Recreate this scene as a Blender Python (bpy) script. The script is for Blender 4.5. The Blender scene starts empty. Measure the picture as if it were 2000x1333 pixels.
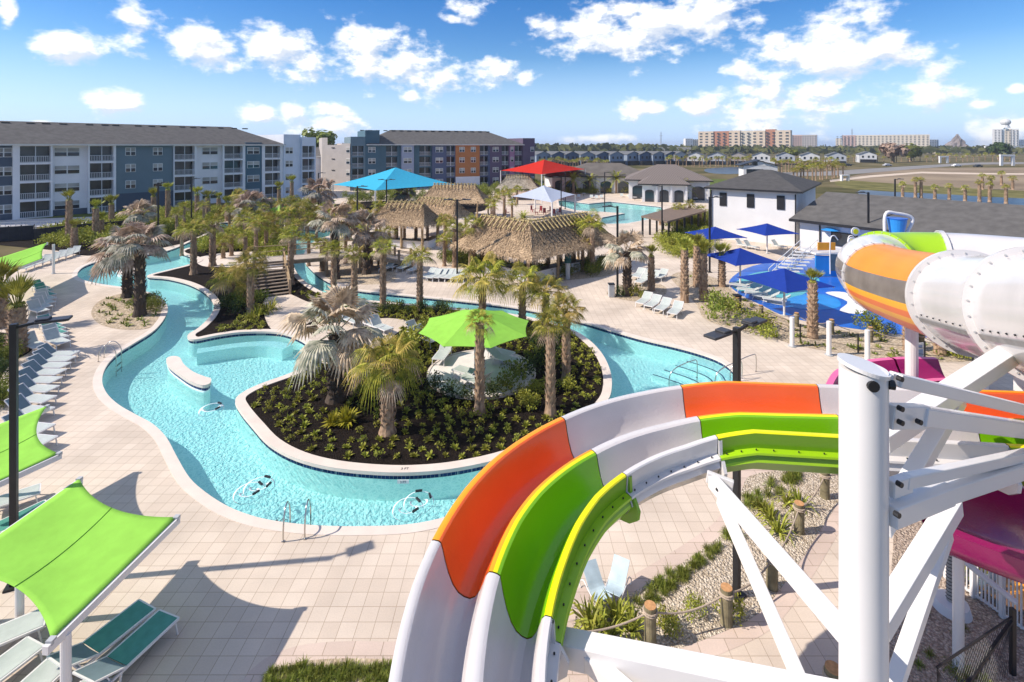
import bpy, math, random
from math import sin, cos, pi, radians as R, atan2, hypot, sqrt
from mathutils import Vector as V, Matrix
from mathutils.geometry import tessellate_polygon
SC = bpy.context.scene
COL = SC.collection
random.seed(7)

# ------------------------------------------------------------------ camera
H = 12.0
cam = bpy.data.cameras.new('camera'); cam_o = bpy.data.objects.new('camera', cam); COL.objects.link(cam_o)
cam_o.location = (0, 0, H); cam_o.rotation_euler = (R(90), 0, 0)
cam.lens = 18.0; cam.sensor_width = 36.0; cam.shift_y = -(666.5-285)/2000.0
cam.clip_start = 0.2; cam.clip_end = 9000
SC.camera = cam_o

# ------------------------------------------------------------------ world, sun, exposure
SUN_EL, SUN_DIR = R(40.6), V((-0.993, -0.115))
W = bpy.data.worlds.new("World"); SC.world = W; W.use_nodes = True
nt = W.node_tree; nt.nodes.clear()
def N(tree, t, **k):
    n = tree.nodes.new(t)
    for a, b in k.items():
        if a == 'op': n.operation = b
        elif a.startswith('i') and a[1:].isdigit(): n.inputs[int(a[1:])].default_value = b
        else: setattr(n, a, b)
    return n
def L(tree, a, ao, b, bi): tree.links.new(a.outputs[ao], b.inputs[bi])
out = N(nt, 'ShaderNodeOutputWorld'); bg = N(nt, 'ShaderNodeBackground', i1=0.12)
sky = N(nt, 'ShaderNodeTexSky', sky_type='NISHITA'); sky.sun_disc = False
sky.sun_elevation = SUN_EL; sky.sun_rotation = atan2(SUN_DIR.x, SUN_DIR.y)
sky.altitude = 0; sky.air_density = 1.0; sky.dust_density = 0.1; sky.ozone_density = 2.2
hs = N(nt, 'ShaderNodeHueSaturation'); hs.inputs['Hue'].default_value = 0.512; hs.inputs['Saturation'].default_value = 1.45; hs.inputs['Value'].default_value = 0.86
L(nt, sky, 0, hs, 'Color')
hz = N(nt, 'ShaderNodeMix', data_type='RGBA'); hz.inputs[7].default_value = (3.1, 4.55, 7.1, 1); L(nt, hs, 0, hz, 6)
tc = N(nt, 'ShaderNodeTexCoord'); sx = N(nt, 'ShaderNodeSeparateXYZ'); L(nt, tc, 'Generated', sx, 0)
az = N(nt, 'ShaderNodeMath', op='ARCTAN2'); L(nt, sx, 0, az, 0); L(nt, sx, 1, az, 1)
xx = N(nt, 'ShaderNodeMath', op='MULTIPLY'); L(nt, sx, 0, xx, 0); L(nt, sx, 0, xx, 1)
xy = N(nt, 'ShaderNodeMath', op='MULTIPLY_ADD'); L(nt, sx, 1, xy, 0); L(nt, sx, 1, xy, 1); L(nt, xx, 0, xy, 2)
hh = N(nt, 'ShaderNodeMath', op='SQRT'); L(nt, xy, 0, hh, 0)
el = N(nt, 'ShaderNodeMath', op='DIVIDE'); L(nt, sx, 2, el, 0); L(nt, hh, 0, el, 1)
hf = N(nt, 'ShaderNodeMapRange'); L(nt, el, 0, hf, 'Value'); hf.inputs['From Min'].default_value = 0.0; hf.inputs['From Max'].default_value = 0.17; hf.inputs['To Min'].default_value = .95; hf.inputs['To Max'].default_value = 0.0; L(nt, hf, 0, hz, 'Factor')
uv = N(nt, 'ShaderNodeCombineXYZ'); L(nt, az, 0, uv, 0); L(nt, el, 0, uv, 1)
CL = [(270,48,60,52),(115,92,85,42),(18,30,22,34),(242,200,66,32),(420,100,110,45),(520,90,110,48),(600,130,70,42),(720,90,80,55),(790,125,85,58),
      (850,160,48,32),(800,187,24,14),(965,142,50,32),(1030,150,26,16),(912,18,36,24),(883,36,22,12),(1170,60,130,52),(1270,45,150,70),(1390,20,110,56),(1560,110,150,64),
      (1700,110,120,66),(1640,60,90,50),(1500,215,120,52),(1590,170,70,36),(1252,214,58,22),(1362,208,58,24),(1830,160,75,42),(1950,248,75,36),(503,226,46,20),
      (640,236,72,32),(575,220,32,20),(75,240,34,8),(1170,272,70,12),(1985,172,20,11),(1455,130,50,30),(1920,205,30,12)]
last = None
def cloudfield(off):
    last = None
    src = N(nt, 'ShaderNodeVectorMath', op='ADD'); L(nt, uv, 0, src, 0); src.inputs[1].default_value = off
    for (cx, cy, rx, ry) in CL:
        a0 = math.atan((cx-1000)/1000); c = cos(a0)
        d = N(nt, 'ShaderNodeVectorMath', op='SUBTRACT'); L(nt, src, 0, d, 0); d.inputs[1].default_value = (a0, (285-cy)/1000*c, 0)
        m = N(nt, 'ShaderNodeVectorMath', op='MULTIPLY'); L(nt, d, 0, m, 0); m.inputs[1].default_value = (1/(rx*1.08/1000*c*c), 1/(ry*1.08/1000*c), 0)
        ln = N(nt, 'ShaderNodeVectorMath', op='LENGTH'); L(nt, m, 0, ln, 0)
        if last is None: last = (ln, 'Value')
        else:
            mn = N(nt, 'ShaderNodeMath', op='MINIMUM'); nt.links.new(last[0].outputs[last[1]], mn.inputs[0]); L(nt, ln, 'Value', mn, 1); last = (mn, 0)
    nz = N(nt, 'ShaderNodeTexNoise'); nz.inputs['Scale'].default_value = 19; nz.inputs['Detail'].default_value = 7; nz.inputs['Roughness'].default_value = 0.58
    sc_ = N(nt, 'ShaderNodeVectorMath', op='MULTIPLY'); L(nt, src, 0, sc_, 0); sc_.inputs[1].default_value = (0.8, 1.25, 1); L(nt, sc_, 0, nz, 'Vector')
    fm = N(nt, 'ShaderNodeMath', op='MULTIPLY_ADD'); nt.links.new(last[0].outputs[last[1]], fm.inputs[0]); fm.inputs[1].default_value = -0.78; fm.inputs[2].default_value = 0.78
    hi_fill = N(nt, 'ShaderNodeMapRange'); L(nt, el, 0, hi_fill, 'Value'); hi_fill.inputs['From Min'].default_value = .32; hi_fill.inputs['From Max'].default_value = .6; hi_fill.inputs['To Min'].default_value = -1.2; hi_fill.inputs['To Max'].default_value = .16  # unseen clouds above the view, added to whiten and lift the fill light
    f = N(nt, 'ShaderNodeMath', op='MAXIMUM'); L(nt, fm, 0, f, 0); L(nt, hi_fill, 0, f, 1)
    g = N(nt, 'ShaderNodeMath', op='MULTIPLY_ADD'); L(nt, nz, 'Fac', g, 0); g.inputs[1].default_value = 2.9; g.inputs[2].default_value = -1.45
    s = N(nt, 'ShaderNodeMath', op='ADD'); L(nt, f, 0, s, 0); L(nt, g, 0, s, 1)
    return s
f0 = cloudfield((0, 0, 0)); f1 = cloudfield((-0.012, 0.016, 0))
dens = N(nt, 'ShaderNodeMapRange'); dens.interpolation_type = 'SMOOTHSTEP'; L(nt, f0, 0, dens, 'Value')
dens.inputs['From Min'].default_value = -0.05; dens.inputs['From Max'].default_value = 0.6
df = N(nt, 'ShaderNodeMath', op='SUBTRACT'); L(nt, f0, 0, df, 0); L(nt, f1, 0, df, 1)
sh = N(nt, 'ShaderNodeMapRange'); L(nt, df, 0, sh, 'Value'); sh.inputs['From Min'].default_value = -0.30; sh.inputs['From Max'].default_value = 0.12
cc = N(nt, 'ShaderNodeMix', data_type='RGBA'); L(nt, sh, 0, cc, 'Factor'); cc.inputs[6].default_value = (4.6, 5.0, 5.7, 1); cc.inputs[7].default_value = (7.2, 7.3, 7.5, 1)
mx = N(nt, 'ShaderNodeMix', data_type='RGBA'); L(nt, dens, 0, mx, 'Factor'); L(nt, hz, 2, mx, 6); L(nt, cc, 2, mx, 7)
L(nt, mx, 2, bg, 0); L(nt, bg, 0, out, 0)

sun = bpy.data.lights.new('sun', 'SUN'); sun.energy = 4.4; sun.angle = R(0.5); sun.color = (1.0, 0.905, 0.80)
sun_o = bpy.data.objects.new('sun', sun); COL.objects.link(sun_o)
sdir = V((SUN_DIR.x*cos(SUN_EL), SUN_DIR.y*cos(SUN_EL), sin(SUN_EL)))
sun_o.rotation_euler = sdir.to_track_quat('Z', 'Y').to_euler(); sun_o.location = (-20, -5, 40)
vs = SC.view_settings; vs.view_transform = 'Standard'; vs.look = 'None'; vs.exposure = 0.52; vs.gamma = 1
SC.cycles.max_bounces = 8; SC.cycles.transparent_max_bounces = 14; SC.cycles.diffuse_bounces = 3

# ------------------------------------------------------------------ helpers
def G(px, py, z=0.0):
    Y = (H-z)*1000/(py-285); return V(((px-1000)/1000*Y, Y, z))
def P(px, py, Y): return V(((px-1000)/1000*Y, Y, H-(py-285)/1000*Y))
def G2(px, py, z=0.0):
    g = G(px, py, z); return (g.x, g.y)
MATS = {}
def mat(name, col, rough=0.7, var=0.12, scale=3.0, bump=0.0, bscale=30.0, metal=0.0, spec=0.3, objrand=0.0, coord='world', col2=None, detail=4, trans=0.0, coat=0.0):
    if name in MATS: return MATS[name]
    m = bpy.data.materials.new(name); m.use_nodes = True; t = m.node_tree; b = t.nodes['Principled BSDF']
    b.inputs['Roughness'].default_value = rough; b.inputs['Metallic'].default_value = metal
    b.inputs['Specular IOR Level'].default_value = spec; b.inputs['Coat Weight'].default_value = coat
    if coord == 'world':
        g = N(t, 'ShaderNodeNewGeometry'); src = (g, 'Position')
    else:
        g = N(t, 'ShaderNodeTexCoord'); src = (g, 'Object')
    nz = N(t, 'ShaderNodeTexNoise'); nz.inputs['Scale'].default_value = scale; nz.inputs['Detail'].default_value = detail
    L(t, src[0], src[1], nz, 'Vector')
    mixn = N(t, 'ShaderNodeMix', data_type='RGBA')
    c1 = tuple(max(0, c*(1-var)) for c in col)+(1,); c2 = (tuple(min(1, c*(1+var)) for c in col) if col2 is None else tuple(col2))+(1,)
    mr = N(t, 'ShaderNodeMapRange'); mr.inputs['From Min'].default_value = 0.33; mr.inputs['From Max'].default_value = 0.67
    L(t, nz, 'Fac', mr, 'Value'); L(t, mr, 0, mixn, 'Factor'); mixn.inputs[6].default_value = c1; mixn.inputs[7].default_value = c2
    last = (mixn, 2)
    if objrand:
        oi = N(t, 'ShaderNodeObjectInfo'); h2 = N(t, 'ShaderNodeHueSaturation')
        r2 = N(t, 'ShaderNodeMapRange'); L(t, oi, 'Random', r2, 'Value'); r2.inputs['To Min'].default_value = 1-objrand; r2.inputs['To Max'].default_value = 1+objrand
        L(t, r2, 0, h2, 'Value'); L(t, mixn, 2, h2, 'Color')
        r3 = N(t, 'ShaderNodeMapRange'); L(t, oi, 'Random', r3, 'Value'); r3.inputs['To Min'].default_value = 0.5-objrand*.06; r3.inputs['To Max'].default_value = 0.5+objrand*.06
        L(t, r3, 0, h2, 'Hue'); last = (h2, 0)
    t.links.new(last[0].outputs[last[1]], b.inputs['Base Color'])
    if bump:
        n2 = N(t, 'ShaderNodeTexNoise'); n2.inputs['Scale'].default_value = bscale; n2.inputs['Detail'].default_value = 3; L(t, src[0], src[1], n2, 'Vector')
        bp = N(t, 'ShaderNodeBump'); bp.inputs['Strength'].default_value = bump; bp.inputs['Distance'].default_value = 0.03; L(t, n2, 'Fac', bp, 'Height'); L(t, bp, 0, b, 'Normal')
    if trans:
        tr = N(t, 'ShaderNodeBsdfTranslucent'); t.links.new(last[0].outputs[last[1]], tr.inputs[0]); ms = N(t, 'ShaderNodeMixShader', i0=trans)
        o = t.nodes['Material Output']; L(t, b, 0, ms, 1); L(t, tr, 0, ms, 2); L(t, ms, 0, o, 0)
    MATS[name] = m; return m

def paver_mat(name, c1, c2, mortar, size, coord='world', rot=0.0, mort=0.012, offs=0.0, w=1.0, rough=0.85, bump=0.25):
    m = bpy.data.materials.new(name); m.use_nodes = True; t = m.node_tree; b = t.nodes['Principled BSDF']
    b.inputs['Roughness'].default_value = rough; b.inputs['Specular IOR Level'].default_value = 0.2
    g = N(t, 'ShaderNodeNewGeometry'); mp = N(t, 'ShaderNodeMapping'); mp.inputs['Rotation'].default_value = (0, 0, rot); L(t, g, 'Position', mp, 'Vector')
    br = N(t, 'ShaderNodeTexBrick'); br.offset = offs; br.squash = 1; L(t, mp, 0, br, 'Vector')
    br.inputs['Scale'].default_value = 1.0; br.inputs['Mortar Size'].default_value = mort; br.inputs['Mortar Smooth'].default_value = 0.3
    br.inputs['Brick Width'].default_value = size*w; br.inputs['Row Height'].default_value = size; br.inputs['Bias'].default_value = 0
    br.inputs['Color1'].default_value = c1+(1,); br.inputs['Color2'].default_value = c2+(1,); br.inputs['Mortar'].default_value = mortar+(1,)
    nz = N(t, 'ShaderNodeTexNoise'); nz.inputs['Scale'].default_value = 0.35; nz.inputs['Detail'].default_value = 6; L(t, g, 'Position', nz, 'Vector')
    mr = N(t, 'ShaderNodeMapRange'); L(t, nz, 'Fac', mr, 'Value'); mr.inputs['From Min'].default_value = .3; mr.inputs['From Max'].default_value = .7; mr.inputs['To Min'].default_value = 0.80; mr.inputs['To Max'].default_value = 1.08
    n3 = N(t, 'ShaderNodeTexNoise'); n3.inputs['Scale'].default_value = 25; n3.inputs['Detail'].default_value = 4; L(t, g, 'Position', n3, 'Vector')
    m3 = N(t, 'ShaderNodeMapRange'); L(t, n3, 'Fac', m3, 'Value'); m3.inputs['To Min'].default_value = 0.9; m3.inputs['To Max'].default_value = 1.1
    mm = N(t, 'ShaderNodeMath', op='MULTIPLY'); L(t, mr, 0, mm, 0); L(t, m3, 0, mm, 1)
    vm = N(t, 'ShaderNodeVectorMath', op='SCALE'); L(t, br, 'Color', vm, 0); L(t, mm, 0, vm, 'Scale'); L(t, vm, 0, b, 'Base Color')
    bp = N(t, 'ShaderNodeBump'); bp.inputs['Strength'].default_value = bump; bp.inputs['Distance'].default_value = 0.01
    inv = N(t, 'ShaderNodeMath', op='SUBTRACT', i0=1.0); L(t, br, 'Fac', inv, 1); L(t, inv, 0, bp, 'Height'); L(t, bp, 0, b, 'Normal')
    MATS[name] = m; return m

def gravel_mat(name, c1, c2, c3, scale=18.0, bump=0.8):
    m = bpy.data.materials.new(name); m.use_nodes = True; t = m.node_tree; b = t.nodes['Principled BSDF']; b.inputs['Roughness'].default_value = .9; b.inputs['Specular IOR Level'].default_value = .1
    g = N(t, 'ShaderNodeNewGeometry'); vo = N(t, 'ShaderNodeTexVoronoi'); vo.inputs['Scale'].default_value = scale; L(t, g, 'Position', vo, 'Vector')
    sp = N(t, 'ShaderNodeSeparateColor'); L(t, vo, 'Color', sp, 0)
    cr = N(t, 'ShaderNodeValToRGB'); cr.color_ramp.elements[0].color = c1+(1,); cr.color_ramp.elements[1].color = c2+(1,); e = cr.color_ramp.elements.new(0.55); e.color = c3+(1,)
    L(t, sp, 0, cr, 0)
    dk = N(t, 'ShaderNodeMapRange'); L(t, vo, 'Distance', dk, 'Value'); dk.inputs['From Min'].default_value = 0.25; dk.inputs['From Max'].default_value = 0.7; dk.inputs['To Min'].default_value = 1; dk.inputs['To Max'].default_value = .6
    vm = N(t, 'ShaderNodeVectorMath', op='SCALE'); L(t, cr, 0, vm, 0); L(t, dk, 0, vm, 'Scale'); L(t, vm, 0, b, 'Base Color')
    bp = N(t, 'ShaderNodeBump'); bp.inputs['Strength'].default_value = bump; bp.inputs['Distance'].default_value = 0.05; bp.invert = True; L(t, vo, 'Distance', bp, 'Height'); L(t, bp, 0, b, 'Normal')
    MATS[name] = m; return m

def glass_dark(name, col=(0.02, 0.03, 0.04), rough=0.06, mixw=0.35):
    return mat(name, col, rough=rough, var=mixw, scale=0.4, spec=0.6)

class MB:
    def __init__(s): s.v = []; s.f = []; s.m = []
    def add(s, vs_, fs, mi=0):
        o = len(s.v); s.v += [tuple(p) for p in vs_]; s.f += [tuple(i+o for i in f) for f in fs]; s.m += [mi]*len(fs); return s
    def poly(s, pts, mi=0): return s.add(pts, [tuple(range(len(pts)))], mi)
    def box(s, c, d, rz=0, mi=0):
        x, y, z = d[0]/2, d[1]/2, d[2]/2; ca, sa = cos(rz), sin(rz)
        vs_ = [(c[0]+a*x*ca-b*y*sa, c[1]+a*x*sa+b*y*ca, c[2]+e*z) for a, b, e in ((-1,-1,-1),(1,-1,-1),(1,1,-1),(-1,1,-1),(-1,-1,1),(1,-1,1),(1,1,1),(-1,1,1))]
        return s.add(vs_, [(0,3,2,1),(4,5,6,7),(0,1,5,4),(1,2,6,5),(2,3,7,6),(3,0,4,7)], mi)
    def bar(s, p, q, w, h, mi=0, up=(0,0,1), taper=1.0):
        p, q = V(p), V(q); d = (q-p).normalized(); u = V(up)
        if abs(d.dot(u)) > 0.99: u = V((0,1,0))
        a = d.cross(u).normalized(); b = a.cross(d).normalized()
        vs_ = []
        for c, k in ((p, 1), (q, taper)):
            for i, j in ((-1,-1),(1,-1),(1,1),(-1,1)): vs_.append(c+a*(i*w/2*k)+b*(j*h/2*k))
        return s.add(vs_, [(0,1,2,3),(7,6,5,4),(0,4,5,1),(1,5,6,2),(2,6,7,3),(3,7,4,0)], mi)
    def tube(s, pts, r, n=8, mi=0, caps=True):
        pts = [V(p) for p in pts]; rs = r if isinstance(r, (list, tuple)) else [r]*len(pts); vs_ = []; prev = None
        for i, p in enumerate(pts):
            d = (pts[min(i+1, len(pts)-1)]-pts[max(i-1, 0)]).normalized()
            if prev is None:
                a = d.cross(V((0,0,1)))
                if a.length < 1e-3: a = V((1,0,0))
            else: a = prev-d*prev.dot(d)
            a.normalize(); prev = a; b = d.cross(a)
            for k in range(n): vs_.append(p+(a*cos(2*pi*k/n)+b*sin(2*pi*k/n))*rs[i])
        fs = [(i*n+k, i*n+(k+1)%n, (i+1)*n+(k+1)%n, (i+1)*n+k) for i in range(len(pts)-1) for k in range(n)]
        if caps: fs += [tuple(range(n-1, -1, -1)), tuple((len(pts)-1)*n+k for k in range(n))]
        return s.add(vs_, fs, mi)
    def grid(s, fn, nu, nv, mi=0, mfn=None):
        vs_ = [fn(i/nu, j/nv) for i in range(nu+1) for j in range(nv+1)]; o = len(s.v); s.v += [tuple(p) for p in vs_]
        for i in range(nu):
            for j in range(nv):
                a = o+i*(nv+1)+j; s.f.append((a, a+1, a+nv+2, a+nv+1)); s.m.append(mfn(i, j) if mfn else mi)
        return s
    def ell(s, c, r, n=12, m=8, mi=0, jit=0):
        c = V(c)
        def fn(u, v):
            a = 2*pi*u; b = pi*v; k = 1+jit*(random.random()-.5) if 0 < v < 1 and 0 < u < 1 else 1
            return (c.x+r[0]*cos(a)*sin(b)*k, c.y+r[1]*sin(a)*sin(b)*k, c.z+r[2]*cos(b)*k)
        return s.grid(fn, n, m, mi)
    def sheet(s, outer, holes=(), z=0.0, mi=0):
        loops = [[V((p[0], p[1], 0)) for p in outer]]+[[V((p[0], p[1], 0)) for p in h] for h in holes]
        flat = [p for l in loops for p in l]; tris = tessellate_polygon(loops)
        fs = []
        for t in tris:
            a, b, c = (flat[i] for i in t)
            cr = (b-a).cross(c-a).z
            if abs(cr) < 1e-9: continue
            fs.append(t if cr > 0 else (t[0], t[2], t[1]))
        return s.add([(p.x, p.y, z) for p in flat], fs, mi)
    def wall(s, loop, z0, z1, mi=0, closed=True):
        n = len(loop); vs_ = [(p[0], p[1], z) for p in loop for z in (z0, z1)]
        return s.add(vs_, [(2*i, 2*((i+1) % n), 2*((i+1) % n)+1, 2*i+1) for i in range(n if closed else n-1)], mi)
    def build(s, name, mats, parent=None, smooth=False, label=None, kind=None, world=False, bevel=0.0):
        if not isinstance(mats, (list, tuple)): mats = [mats]
        me = bpy.data.meshes.new(name)
        off = parent.location if (world and parent is not None) else V((0,0,0))
        if world and parent is not None and parent.get('_p') is None and parent.parent is not None: off = parent.matrix_local.translation+parent.parent.location
        me.from_pydata([(p[0]-off.x, p[1]-off.y, p[2]-off.z) for p in s.v], [], s.f)
        for m in mats: me.materials.append(m)
        if len(mats) > 1: me.polygons.foreach_set('material_index', s.m)
        if smooth: me.polygons.foreach_set('use_smooth', [True]*len(me.polygons))
        me.update()
        o = bpy.data.objects.new(name, me); COL.objects.link(o)
        if parent is not None: o.parent = parent
        if bevel:
            bm_ = o.modifiers.new('bevel', 'BEVEL'); bm_.width = bevel; bm_.segments = 2; bm_.limit_method = 'ANGLE'
        if label: o['label'] = label
        if kind: o['kind'] = kind
        return o
def tag(o, label, cat, group=None):
    o['label'] = label; o['category'] = cat
    if group: o['group'] = group
    return o
def thing(name, label, cat, loc=(0,0,0), rz=0, group=None):
    o = bpy.data.objects.new(name, None); COL.objects.link(o); o.location = loc; o.rotation_euler = (0, 0, rz); o.empty_display_size = .3
    return tag(o, label, cat, group)
def dup(o, loc=None, rz=None, scale=None, label=None, group=None, parent=None):
    c = o.copy(); COL.objects.link(c)
    if parent is not None: c.parent = parent
    if loc is not None: c.location = loc
    if rz is not None: c.rotation_euler = (0, 0, rz)
    if scale is not None: c.scale = (scale,)*3 if not isinstance(scale, tuple) else scale
    if label: c['label'] = label
    if group: c['group'] = group
    for ch in list(o.children):
        dup(ch, parent=c)
    return c
def structure(name, mb, m, **k): return mb.build(name, m, kind='structure', **k)
def smooth_loop(pts, n=5, closed=True):
    out_ = []; m = len(pts)
    rng = range(m) if closed else range(m-1)
    for i in rng:
        p0 = pts[(i-1) % m] if closed or i > 0 else pts[i]; p1 = pts[i]; p2 = pts[(i+1) % m]; p3 = pts[(i+2) % m] if closed or i+2 < m else pts[i+1]
        for k in range(n):
            t = k/n; t2 = t*t; t3 = t2*t
            out_.append(tuple(0.5*((2*p1[j])+(-p0[j]+p2[j])*t+(2*p0[j]-5*p1[j]+4*p2[j]-p3[j])*t2+(-p0[j]+3*p1[j]-3*p2[j]+p3[j])*t3) for j in range(len(p1))))
    if not closed: out_.append(tuple(pts[-1]))
    return out_
def area(l): return sum(l[i][0]*l[(i+1) % len(l)][1]-l[(i+1) % len(l)][0]*l[i][1] for i in range(len(l)))/2
def ccw(l): return l if area(l) > 0 else l[::-1]
def offset(loop, d):
    n = len(loop); o = []
    for i in range(n):
        a, b, c = V(loop[i-1]), V(loop[i]), V(loop[(i+1) % n])
        t = (c-a); t = t.normalized() if t.length > 1e-9 else V((1, 0)); nn = V((t.y, -t.x)); o.append((b.x+nn.x*d, b.y+nn.y*d))
    return o
def inside(p, poly):
    x, y = p; c = False; n = len(poly); j = n-1
    for i in range(n):
        xi, yi = poly[i]; xj, yj = poly[j]
        if (yi > y) != (yj > y) and x < (xj-xi)*(y-yi)/(yj-yi)+xi: c = not c
        j = i
    return c
def ORD(n): return ['first','second','third','fourth','fifth','sixth','seventh','eighth','ninth','tenth','eleventh','twelfth','thirteenth','fourteenth','fifteenth','sixteenth','seventeenth','eighteenth','nineteenth','twentieth','twenty-first','twenty-second','twenty-third','twenty-fourth','twenty-fifth','twenty-sixth','twenty-seventh','twenty-eighth','twenty-ninth','thirtieth'][n]

# ------------------------------------------------------------------ common materials
deckm = paver_mat('deck_pavers', (0.65,0.555,0.455), (0.595,0.50,0.405), (0.42,0.335,0.255), 0.43, mort=.010)
coping = mat('coping_stone', (0.66,0.575,0.50), rough=.8, var=.05, scale=1.5, bump=.1)
white = mat('white_paint', (0.70,0.68,0.66), rough=.35, var=.03, scale=.8, spec=.5, coat=.2)
whitew = mat('white_stucco', (0.68,0.67,0.66), rough=.85, var=.04, scale=.6, bump=.15, bscale=12)
black = mat('black_metal', (0.018,0.018,0.02), rough=.45, var=.1, spec=.4)
steel = mat('stainless', (0.55,0.53,0.50), rough=.22, metal=1, var=.05)
grey = mat('grey_metal', (0.42,0.43,0.43), rough=.5, var=.06)
wood = mat('weathered_wood', (0.30,0.22,0.15), rough=.85, var=.25, scale=6, bump=.3)
woodl = mat('pale_wood', (0.42,0.30,0.17), rough=.85, var=.25, scale=5, bump=.3)
tile = paver_mat('waterline_tiles', (0.012,0.03,0.11), (0.025,0.05,0.16), (0.25,0.28,0.33), 0.15, mort=.008)
glassd = glass_dark('window_glass')
roofm = mat('asphalt_shingles', (0.105,0.100,0.095), rough=.95, var=.16, scale=1.2, bump=.4, bscale=14, detail=8)
mulch = gravel_mat('dark_mulch', (0.012,0.009,0.007), (0.04,0.028,0.022), (0.022,0.016,0.013), 26, 1.0)
gravel = gravel_mat('pale_gravel', (0.46,0.37,0.26), (0.80,0.70,0.56), (0.66,0.56,0.43), 17, 1.0)
pinkg = gravel_mat('pinkish_gravel', (0.38,0.29,0.22), (0.66,0.54,0.43), (0.53,0.42,0.33), 17, 1.0)
sand = gravel_mat('sandy_bed', (0.50,0.39,0.27), (0.66,0.55,0.41), (0.57,0.46,0.33), 9, .6)
grassm = mat('lawn_grass', (0.10,0.13,0.035), rough=1, var=.35, scale=.5, detail=8, spec=.05)
def leafm(n, c, c2, tr=.2, rnd=.22): return mat(n, c, rough=.55, var=.25, scale=4.0, spec=.25, objrand=rnd, col2=c2, trans=tr, coord='obj')
lf_sabal = leafm('sabal_leaves', (0.13,0.175,0.012), (0.46,0.42,0.05))
lf_gold = leafm('yellowing_leaves', (0.27,0.24,0.035), (0.60,0.43,0.10))
lf_bis = leafm('silver_leaves', (0.27,0.29,0.20), (0.56,0.51,0.40))
lf_dry = leafm('dried_leaves', (0.40,0.27,0.18), (0.66,0.51,0.37))
lf_shrub = leafm('shrub_leaves', (0.11,0.16,0.022), (0.30,0.32,0.055))
lf_yell = leafm('yellow_leaves', (0.30,0.30,0.02), (0.52,0.45,0.05))
lf_lime = leafm('lime_leaves', (0.20,0.23,0.03), (0.46,0.45,0.07))
lf_dark = leafm('dark_leaves', (0.03,0.06,0.016), (0.08,0.115,0.03))
bark = mat('palm_bark', (0.30,0.19,0.12), rough=.95, var=.4, scale=9, bump=.9, bscale=18, coord='obj', col2=(0.46,0.32,0.21))
barkb = mat('dark_bark', (0.075,0.055,0.042), rough=.95, var=.3, scale=8, bump=.8, bscale=15, coord='obj')

# ------------------------------------------------------------------ pool shapes
out_px = [(330,489),(270,500),(205,508),(165,520),(150,535),(160,547),(200,556),(248,563),(300,575),(322,592),(325,612),(303,643),(262,670),(230,690),
 (207,714),(197,742),(205,768),(228,791),(262,811),(296,830),(322,856),(342,893),(367,935),(400,965),(445,993),(500,1013),(560,1024),(630,1030),(710,1031),(800,1027),
 (880,1010),(980,975),(1080,925),(1180,880),(1290,838),(1390,800),(1440,768),(1441,742),(1425,717),(1390,698),(1330,680),(1260,664),(1195,646),(1140,630),(1080,615),(1000,600),
 (900,588),(800,578),(710,569),(665,560),(632,545),(610,528),(596,510),(597,490),(612,474),(640,462),(690,452),(690,447),(620,450),(560,444),(500,437),(440,435),(418,442),(415,452),(380,468)]
isl_px = [(288,540),(330,545),(372,556),(404,574),(419,596),(412,618),(390,641),(370,654),(370,662),(385,664),(420,657),(470,650),(530,649),(566,655),(598,670),(614,690),
 (604,712),(568,731),(515,750),(480,766),(462,782),(470,802),(495,833),(528,868),(580,896),(650,914),(740,923),(820,923),(900,914),(990,893),(1080,858),(1150,818),(1185,783),
 (1193,755),(1190,726),(1176,695),(1152,668),(1120,647),(1070,630),(1000,615),(920,606),(820,597),(730,589),(670,583),(630,572),(600,555),(582,538),(572,520),(568,500),(572,480),(560,462),(520,452),(470,449),(445,456),(400,476),(352,492),(388,507),(368,518),(330,528)]
OUT = ccw(smooth_loop([G2(*p) for p in out_px], 4)); ISL = ccw(smooth_loop([G2(*p) for p in isl_px], 4))
main_px = [(1092,402),(1090,392),(1103,392),(1151,398),(1193,394),(1290,404),(1300,413),(1286,425),(1224,437),(1171,438),(1176,425),(1220,417),(1123,411)]
MAIN = ccw([G2(*p) for p in main_px])
ZW = -0.14; ZB = -1.05

# terrain
gm = mat('field_grass', (0.10,0.105,0.045), rough=1, var=.4, scale=.05, detail=10, spec=.02, col2=(0.20,0.16,0.09))
mb = MB(); big = [(-6000,-300),(6000,-300),(6000,7500),(-6000,7500)]
mb.sheet(big, [OUT, MAIN], -0.02); structure("ground", mb, gm)
RES = [(-24,1),(40,1),(48,30),(52,70),(45,100),(45,150),(-45,150),(-66,75),(-48,47),(-30,22)]
mb = MB(); mb.sheet(ccw(RES), [OUT, MAIN], 0.0); structure('pool_deck', mb, deckm)
mb = MB(); mb.sheet(ISL, [], 0.006); structure('island_ground', mb, mulch)

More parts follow.
